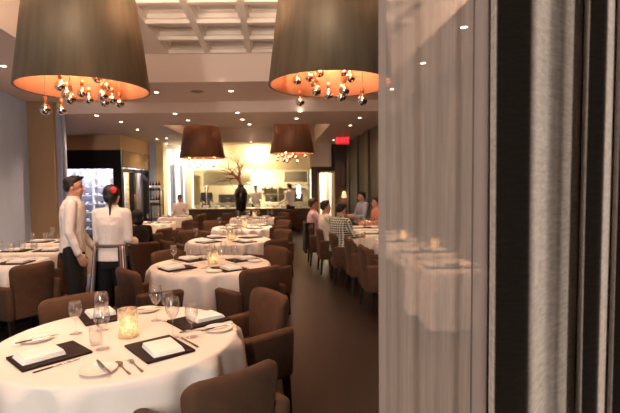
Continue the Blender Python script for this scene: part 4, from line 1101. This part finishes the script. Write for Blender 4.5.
P_wine.put(on1(-0.02, -0.20), 0, 'stemmed wine glass in front of the gold candle at left, closest to the camera')
P_tumb.put(on1(-0.09, -0.13), 0, 'clear water tumbler close left of the gold candle on the nearest table')
P_wine.put(on1(-0.17, 0.12), 0, 'tall wine glass left of the gold candle, before the back left napkin')
# ---- other round tables
def dress_round(k, n_glass, cutlery):
    x, y, r = RT[k]; rg = random.Random(90 + k); w = tname(k)
    for s, deg in (('front left', 229), ('front right', 313), ('back left', 135), ('back right', 42)):
        a = math.radians(deg + rg.uniform(-6, 6)); o = V((math.cos(a), math.sin(a))); q = o * (r - 0.25)
        rz = face_dir(-o.x, -o.y)
        P_menu.put((x + q.x, y + q.y, ZT), rz, 'dark leather menu folder at the %s place of %s' % (s, w))
        q2 = o * (r - 0.2); P_nap.put((x + q2.x, y + q2.y, ZT + 0.0125), rz + 1.57, 'folded white napkin at the %s place of %s' % (s, w))
        if cutlery:
            tt = V((-o.y, o.x)); q3 = o * (r - 0.2) - tt * 0.2 
            P_plate.put((x + q3.x, y + q3.y, ZT), 0, 'white bread plate by the %s menu of %s' % (s, w))
            q4 = o * (r - 0.22) + tt * 0.17
            P_knife.put((x + q4.x, y + q4.y, ZT), rz, 'silver knife by the %s menu of %s' % (s, w))
    P_candle.put((x + 0.02, y, ZT), 0, 'glowing candle holder in the middle of %s' % w)
    pts = []
    while len(pts) < n_glass:
        a = rg.uniform(0, 2 * PI); q = rg.uniform(0.13, r - 0.1 if not cutlery else r - 0.22); p = V((q * math.cos(a), q * math.sin(a)))
        if all((p - e).length > 0.09 for e in pts):
            u = [V((math.cos(math.radians(d)), math.sin(math.radians(d)))) for d in (229, 313, 135, 42)]
            if all((p - e * (r - 0.25)).length > 0.23 for e in u): pts.append(p)
    for p in pts:
        P_far.put((x + p.x, y + p.y, ZT), 0, 'clear wine glass among the cluster standing on %s' % w, 'wine glasses on ' + w)
dress_round(1, 9, True); dress_round(2, 11, False); dress_round(3, 11, False); dress_round(4, 10, False)
# ---- wall tables
def dress_rect(x, y, w, n, candle, seed, food=False):
    rg = random.Random(seed)
    for s, dx in (('aisle', 1 if x < 0 else -1), ('wall', -1 if x < 0 else 1)):
        P_menu.put((x + dx * (0.22 if x < 0 else 0.14), y - 0.08, ZT), face_dir(-dx, 0), 'dark menu folder on the %s side of the %s' % (s, w))
        P_nap.put((x + dx * (0.26 if x < 0 else 0.18), y - 0.08, ZT + 0.0125), 0, 'folded white napkin on the %s side of the %s' % (s, w))
    pts = []
    while len(pts) < n:
        p = V((rg.uniform(-0.26, 0.26), rg.uniform(0.13, 0.34)))
        if all((p - e).length > 0.09 for e in pts): pts.append(p)
    for p in pts:
        if candle and p.length < 0.26: p.x = -abs(p.x)
        P_far.put((x + p.x, y + p.y, ZT), 0, 'wine glass on the ' + w, 'wine glasses on the ' + w)
    if candle: P_candle.put((x + (0.16 if '2nd' in w or 'second' in w else 0.07), y + 0.02, ZT), 0, 'small glowing candle holder on the ' + w)
for i, (x, y, w) in enumerate(LT): dress_rect(x, y, w, 4, False, 120 + i)
for i, (x, y, w) in enumerate(RTB): dress_rect(x, y, w, 5 if i > 2 else 3, i in (1, 2), 140 + i)

# ------------------------------------------------------------------ chairs
def make_tub():
    t = thing('tub_chair', '', 'chair')
    for sx in (-1, 1):
        b = B(); box(b, 0.205, 0.285, -0.27, 0.21, 0.27, 0.625, 0.036)
        for v in b.verts:
            v.co.x += 0.018 * max(0, (v.co.z - 0.4) / 0.22)
            v.co.z -= 0.02 * max(0, (v.co.z - 0.5) / 0.12) * max(0, (v.co.y + 0.1) / 0.3)
            v.co.x *= sx
        obj('armrest', b, 'suede', t, auto=60)
    prof = []
    for y, z in ((0.045, 0.28), (0.04, 0.5), (0.03, 0.66), (0.012, 0.77), (0.0, 0.81), (-0.018, 0.828), (-0.045, 0.832), (-0.066, 0.82), (-0.074, 0.79), (-0.066, 0.72), (-0.05, 0.6), (-0.035, 0.45), (-0.03, 0.28)): prof.append((y, z))
    b = B(); rs = []
    for k in range(21):
        u = -math.cos(PI * k / 20); a = abs(u)
        q_ = max(0, (a - 0.7) / 0.3); drop = 0.06 * (1 - math.sqrt(max(0, 1 - q_ * q_))); sq = 1 - 0.8 * max(0, (a - 0.9) / 0.1) ** 2
        rs.append([V((u * (0.212 + 0.02 * max(0, (z - 0.5) / 0.3)), -0.235 + 0.035 * u * u + (-0.012 + (y + 0.012) * sq), z - drop * max(0, (z - 0.6) / 0.23))) for y, z in prof])
    ring_loft(b, rs); obj('backrest', b, 'suede', t, auto=60)
    b = B(); box(b, -0.222, 0.222, -0.2, 0.25, 0.285, 0.45, 0.035); obj('seat', b, 'suede', t, auto=60)
    for sx in (-1, 1):
        for sy in (-1, 1):
            b = B(); q = [V((sx * 0.235, sy * 0.2 - 0.02, 0.3)), V((sx * 0.245, sy * 0.225 - 0.02, 0.0))]
            rg = []
            for p, hw in ((q[0], 0.024), (q[1], 0.015)): rg.append([p + V((dx * hw, dy * hw, 0)) for dx, dy in ((-1, -1), (1, -1), (1, 1), (-1, 1))])
            ring_loft(b, rg); obj('leg', b, 'chair_leg', t, False)
    return t
tub = Proto(make_tub)
def chair_at_back(P, bx, by, dx, dy, label, back=0.29):
    """place by the middle of the backrest top and the direction it faces"""
    d = V((dx, dy)).normalized()
    P.put((bx + d.x * back, by + d.y * back, 0), face_dir(d.x, d.y), label)
C = 'brown suede tub armchair '
chair_at_back(tub, -0.30, 1.86, -0.66, 0.75, C + 'at the front right of the nearest table')
chair_at_back(tub, -0.27, 3.36, -0.8, -0.6, C + 'at the right of the nearest table beside the aisle')
chair_at_back(tub, -1.76, 3.27, 0.7, -0.71, C + 'at the back left of the nearest table, below the waiters')
chair_at_back(tub, -1.86, 1.70, 0.64, 0.77, C + 'at the front left of the nearest table, mostly out of frame')
chair_at_back(tub, -1.80, 4.27, 0.72, 0.69, C + 'at the front left of the second table')
chair_at_back(tub, -0.45, 4.30, -0.65, 0.76, C + 'at the front right of the second table')
chair_at_back(tub, -0.40, 5.80, -0.75, -0.66, C + 'at the back right of the second table')
chair_at_back(tub, -1.82, 5.55, 0.85, -0.5, C + 'at the back left of the second table')
for k in (2, 3, 4):
    x, y, r = RT[k]
    for s, deg in (('front right', 318), ('back right', 42), ('back left', 140), ('front left', 225)):
        if k > 2 and s in ('front left',): continue
        a = math.radians(deg); R_ = r + 0.5
        chair_at_back(tub, x + R_ * math.cos(a), y + R_ * math.sin(a), -math.cos(a), -math.sin(a), C + 'at the %s of %s' % (s, tname(k)))
chair_at_back(tub, -2.86, 4.66, -0.9, 0.44, C + 'left of the waiter, against the nearest left table')
chair_at_back(tub, -3.02, 5.75, -1, 0.1, C + 'behind the waiter at the second left table')
chair_at_back(tub, -2.34, 6.32, -0.6, 0.8, C + 'under the dark haired guest right of the waitress')
chair_at_back(tub, -2.62, 7.55, -0.9, 0.4, C + 'in the left row just beyond the dark haired guest')
chair_at_back(tub, -2.72, 8.5, -0.9, 0.3, C + 'in the left row, second beyond the dark haired guest')
chair_at_back(tub, -2.85, 10.6, -0.95, 0.2, C + 'in the left row by the table beyond the dark haired guest')
chair_at_back(tub, -3.05, 12.8, -0.95, 0.2, C + 'in the left row by the farthest left table')
chair_at_back(tub, -0.6, 14.75, -0.2, 1, C + 'standing alone at the far end of the aisle before the kitchen')
for bx, by, w in ((0.65, 5.78, 'nearest in the right row at the curtain edge'), (0.53, 6.72, 'second nearest in the right row'), (0.33, 7.45, 'under the plaid shirted guest'),
                  (0.12, 8.3, 'under the guest in the white T-shirt'), (-0.07, 9.15, 'under the lilac shirted guest')):
    chair_at_back(tub, bx, by, 0.995, 0.1, C + w)
b = B(); a_ = face_dir(0.995, 0.1)
box(b, -0.21, 0.21, -0.345, -0.315, 0.25, 0.85, 0.012); box(b, -0.21, 0.21, -0.175, -0.15, 0.6, 0.85, 0.01); box(b, -0.21, 0.21, -0.345, -0.15, 0.838, 0.862, 0.01)
bmesh.ops.subdivide_edges(b, edges=b.edges, cuts=2)
for v in b.verts: v.co.y -= 0.025 * math.sin(v.co.x * 24) * max(0, 0.8 - v.co.z) * (1 if v.co.y < -0.25 else 0)
ch_ = V((-0.07, 9.15)) + V((0.995, 0.1)).normalized() * 0.29
tag(obj('coat', b, 'cloth_black', loc=(ch_.x, ch_.y, 0), rotz=a_), 'long black coat draped over the chair back of the lilac shirted guest', 'coat')
# bench along the right wall
t = thing('banquette_bench', 'dark upholstered bench along the right wall behind the tables', 'bench')
def bench(b, y0, y1, o0, o1, z0, z1):
    prism(b, [(wr(y0) - o0, y0), (wr(y0) - o1, y0), (wr(y1) - o1, y1), (wr(y1) - o0, y1)], z0, z1)
b = B(); bench(b, 3.6, 13.2, 0.38, 0.07, 0.0, 0.46); obj('seat', b, 'banquette', t, False)
b = B(); bench(b, 3.6, 13.2, 0.16, 0.06, 0.46, 0.92); obj('backrest', b, 'banquette', t, False)

# ------------------------------------------------------------------ curtains in the foreground
def curtain(name, label, path, z0, z1, m, zn=24, wob=0.0, seed=0):
    bm = B(); rg = random.Random(seed); cols = []
    for i, (x, y) in enumerate(path):
        col = []
        for k in range(zn + 1):
            z = z0 + (z1 - z0) * k / zn
            w = wob * math.sin(z * 1.7 + x * 9 + seed) * (1 - k / zn)
            col.append(bm.verts.new((x + w, y + wob * 0.5 * math.sin(z * 2.3 + x * 17), z)))
        cols.append(col)
    for a, c in zip(cols, cols[1:]):
        for k in range(zn): bm.faces.new((a[k], c[k], c[k + 1], a[k + 1]))
    return obj(name, bm, m)
SYC = 1.25
t = thing('sheer_curtain', 'translucent grey beige sheer curtain hanging left of the dark velvet drape', 'curtain')
xs = [at_y(379, 206, SYC).x + (at_y(473, 206, SYC).x - at_y(379, 206, SYC).x) * i / 60 for i in range(61)]
path = [(x, SYC + 0.006 * math.sin(i * 0.5) + 0.005 * math.sin(i * 0.23 + 1)) for i, x in enumerate(xs)]
c = curtain('sheer_fabric', '', path, 0.01, ZC - 0.03, 'sheer', wob=0.002); c.parent = t
# double hem along the left edge and thicker side band
path2 = [(xs[0] + 0.02 * i / 6, SYC - 0.004) for i in range(7)]
c = curtain('side_hem', '', path2, 0.01, ZC - 0.03, 'sheer_hem', wob=0.001); c.parent = t
x0, x1 = at_y(472, 206, SYC).x, at_y(488, 206, SYC).x
path3 = [(x0 + (x1 - x0) * i / 10, SYC - 0.006 - 0.012 * math.sin(PI * i / 10)) for i in range(11)]
c = curtain('border_band', '', path3, 0.01, ZC - 0.03, 'sheer_hem', wob=0.001); c.parent = t
b = B()
for x in (x0 - 0.001, x1 + 0.001): tube(b, [(x, SYC - 0.007, 0.01), (x, SYC - 0.007, 2), (x, SYC - 0.007, ZC - 0.03)], 0.0022, 6)
c = obj('seam_cord', b, mat('seam', (96, 80, 74), 0.8), t)
VY = 1.15
def vx_(px): return at_y(px, 206, VY).x
# fold profile: px along the curtain, depth (towards the camera is negative)
key = [(489, 0.02), (491, 0.0), (493, -0.026), (496, -0.04), (507, -0.043), (518, -0.044), (529, -0.04), (535, -0.022), (541, 0.015), (548, 0.055), (556, 0.082), (563, 0.102), (569, 0.128), (575, 0.162), (580, 0.19), (582, 0.12), (583.5, 0.0), (586, -0.032), (589, -0.038), (595, -0.039), (602, -0.037), (605, -0.026), (609, 0.02), (612, 0.05), (614, 0.0), (618, -0.03), (628, -0.04), (640, -0.035), (655, 0.02), (668, 0.07), (684, 0.04), (696, -0.02), (715, -0.04), (735, 0.0), (750, 0.05), (770, 0.03), (790, -0.04)]
path = []
for (a, da), (c_, dc), i in zip(key, key[1:], range(99)):
    for k in range(5):
        f = k / 5; d0 = key[max(0, i - 1)]; d3 = key[min(len(key) - 1, i + 2)]
        # catmull-rom on depth
        y_ = 0.5 * ((2 * da) + (-d0[1] + dc) * f + (2 * d0[1] - 5 * da + 4 * dc - d3[1]) * f * f + (-d0[1] + 3 * da - 3 * dc + d3[1]) * f ** 3)
        path.append((at_y(a + (c_ - a) * f, 206, VY + y_).x, VY + y_))
c = curtain('velvet_curtain', '', path, 0.01, ZC - 0.03, 'velvet', zn=60, wob=0.004, seed=2)
sd = c.modifiers.new('t', 'SOLIDIFY'); sd.thickness = 0.004; sd.offset = 1
tag(c, 'heavy dark grey velvet curtain filling the right side of the view', 'curtain')
t = thing('curtain_rail', 'ceiling rail carrying the sheer and velvet curtains', 'rail')
b = B(); box(b, 0.05, 1.6, SYC - 0.13, SYC + 0.03, ZC - 0.03, ZC - 0.001); obj('track', b, 'white_metal', t, False)

# ------------------------------------------------------------------ light
for k, (x, y, r) in enumerate(RT):
    light('POINT', (x + 0.04 if k == 0 else x + 0.02, y, TH + 0.085), 0.5, (255, 220, 175), 0.012)
    if k < 4: light('SPOT', (x - 0.1, y - 0.1, ZC - 0.1 if y < YF1 else ZL - 0.06), 240 if k == 0 else 135, (255, 206, 168), 0.06, spot_size=math.radians(60), spot_blend=0.7)
# the coffer downlight in view, plus two spots added to brighten the fascia
for x in (-2.65, p_cof.x, 0.25): light('SPOT', (x, p_cof.y, ZC + 0.1), 95, (255, 222, 200), 0.05, spot_size=math.radians(160), spot_blend=1.0)
light('SPOT', (-2.7, 3.9, ZC - 0.02), 190, (255, 214, 184), 0.06, spot_size=math.radians(95), spot_blend=0.8)  # added spot without a fixture, brightens the waiters
# kitchen
for x, y in ((1.66, 5.97), (1.47, 7.07)): light('POINT', (x, y, TH + 0.085), 1.0, (255, 200, 135), 0.012)
light('AREA', (-2.3, 18.2, 2.65), 230, (255, 236, 195), rot=(0, 0, 0), shape='RECTANGLE', size=3.8, size_y=1.6)
light('AREA', (-1.9, 15.95, 3.04), 40, (255, 230, 180), rot=(math.radians(25), 0, 0), shape='RECTANGLE', size=3.6, size_y=0.2)
light('AREA', (-4.0, 15.95, 3.04), 60, (255, 244, 225), rot=(math.radians(25), 0, 0), shape='RECTANGLE', size=1.4, size_y=0.2)  # extra light added to whiten the left of the back wall
light('AREA', (0.8, YB + 1.2, 2.5), 170, (255, 236, 205), rot=(0, 0, 0), shape='RECTANGLE', size=1.2, size_y=1.2)
light('AREA', (-6.5, 13.9, 2.95), 260, (225, 228, 255), rot=(0, 0, 0), shape='RECTANGLE', size=1.6, size_y=1.2)
light('POINT', (1.2, YB - 0.72, 1.2), 3, (255, 215, 160), 0.03)
# daylight through the front windows behind the camera
light('AREA', (-0.9, -3.3, 1.9), 205, (250, 240, 230), rot=(PI / 2, 0, 0), shape='RECTANGLE', size=6.2, size_y=2.8)
w = bpy.data.worlds.new('world'); sc.world = w; w.use_nodes = True
w.node_tree.nodes['Background'].inputs['Color'].default_value = (*lin((160, 150, 145)), 1); w.node_tree.nodes['Background'].inputs['Strength'].default_value = 0.04
sc.view_settings.view_transform = 'Standard'; sc.view_settings.look = 'None'; sc.view_settings.gamma = 1; sc.view_settings.use_curve_mapping = False
sc.view_settings.exposure = 0.12
sc.cycles.max_bounces = 8; sc.cycles.transparent_max_bounces = 24; sc.cycles.caustics_reflective = False; sc.cycles.caustics_refractive = False
sc.cycles.use_denoising = True; sc.cycles.sample_clamp_indirect = 4
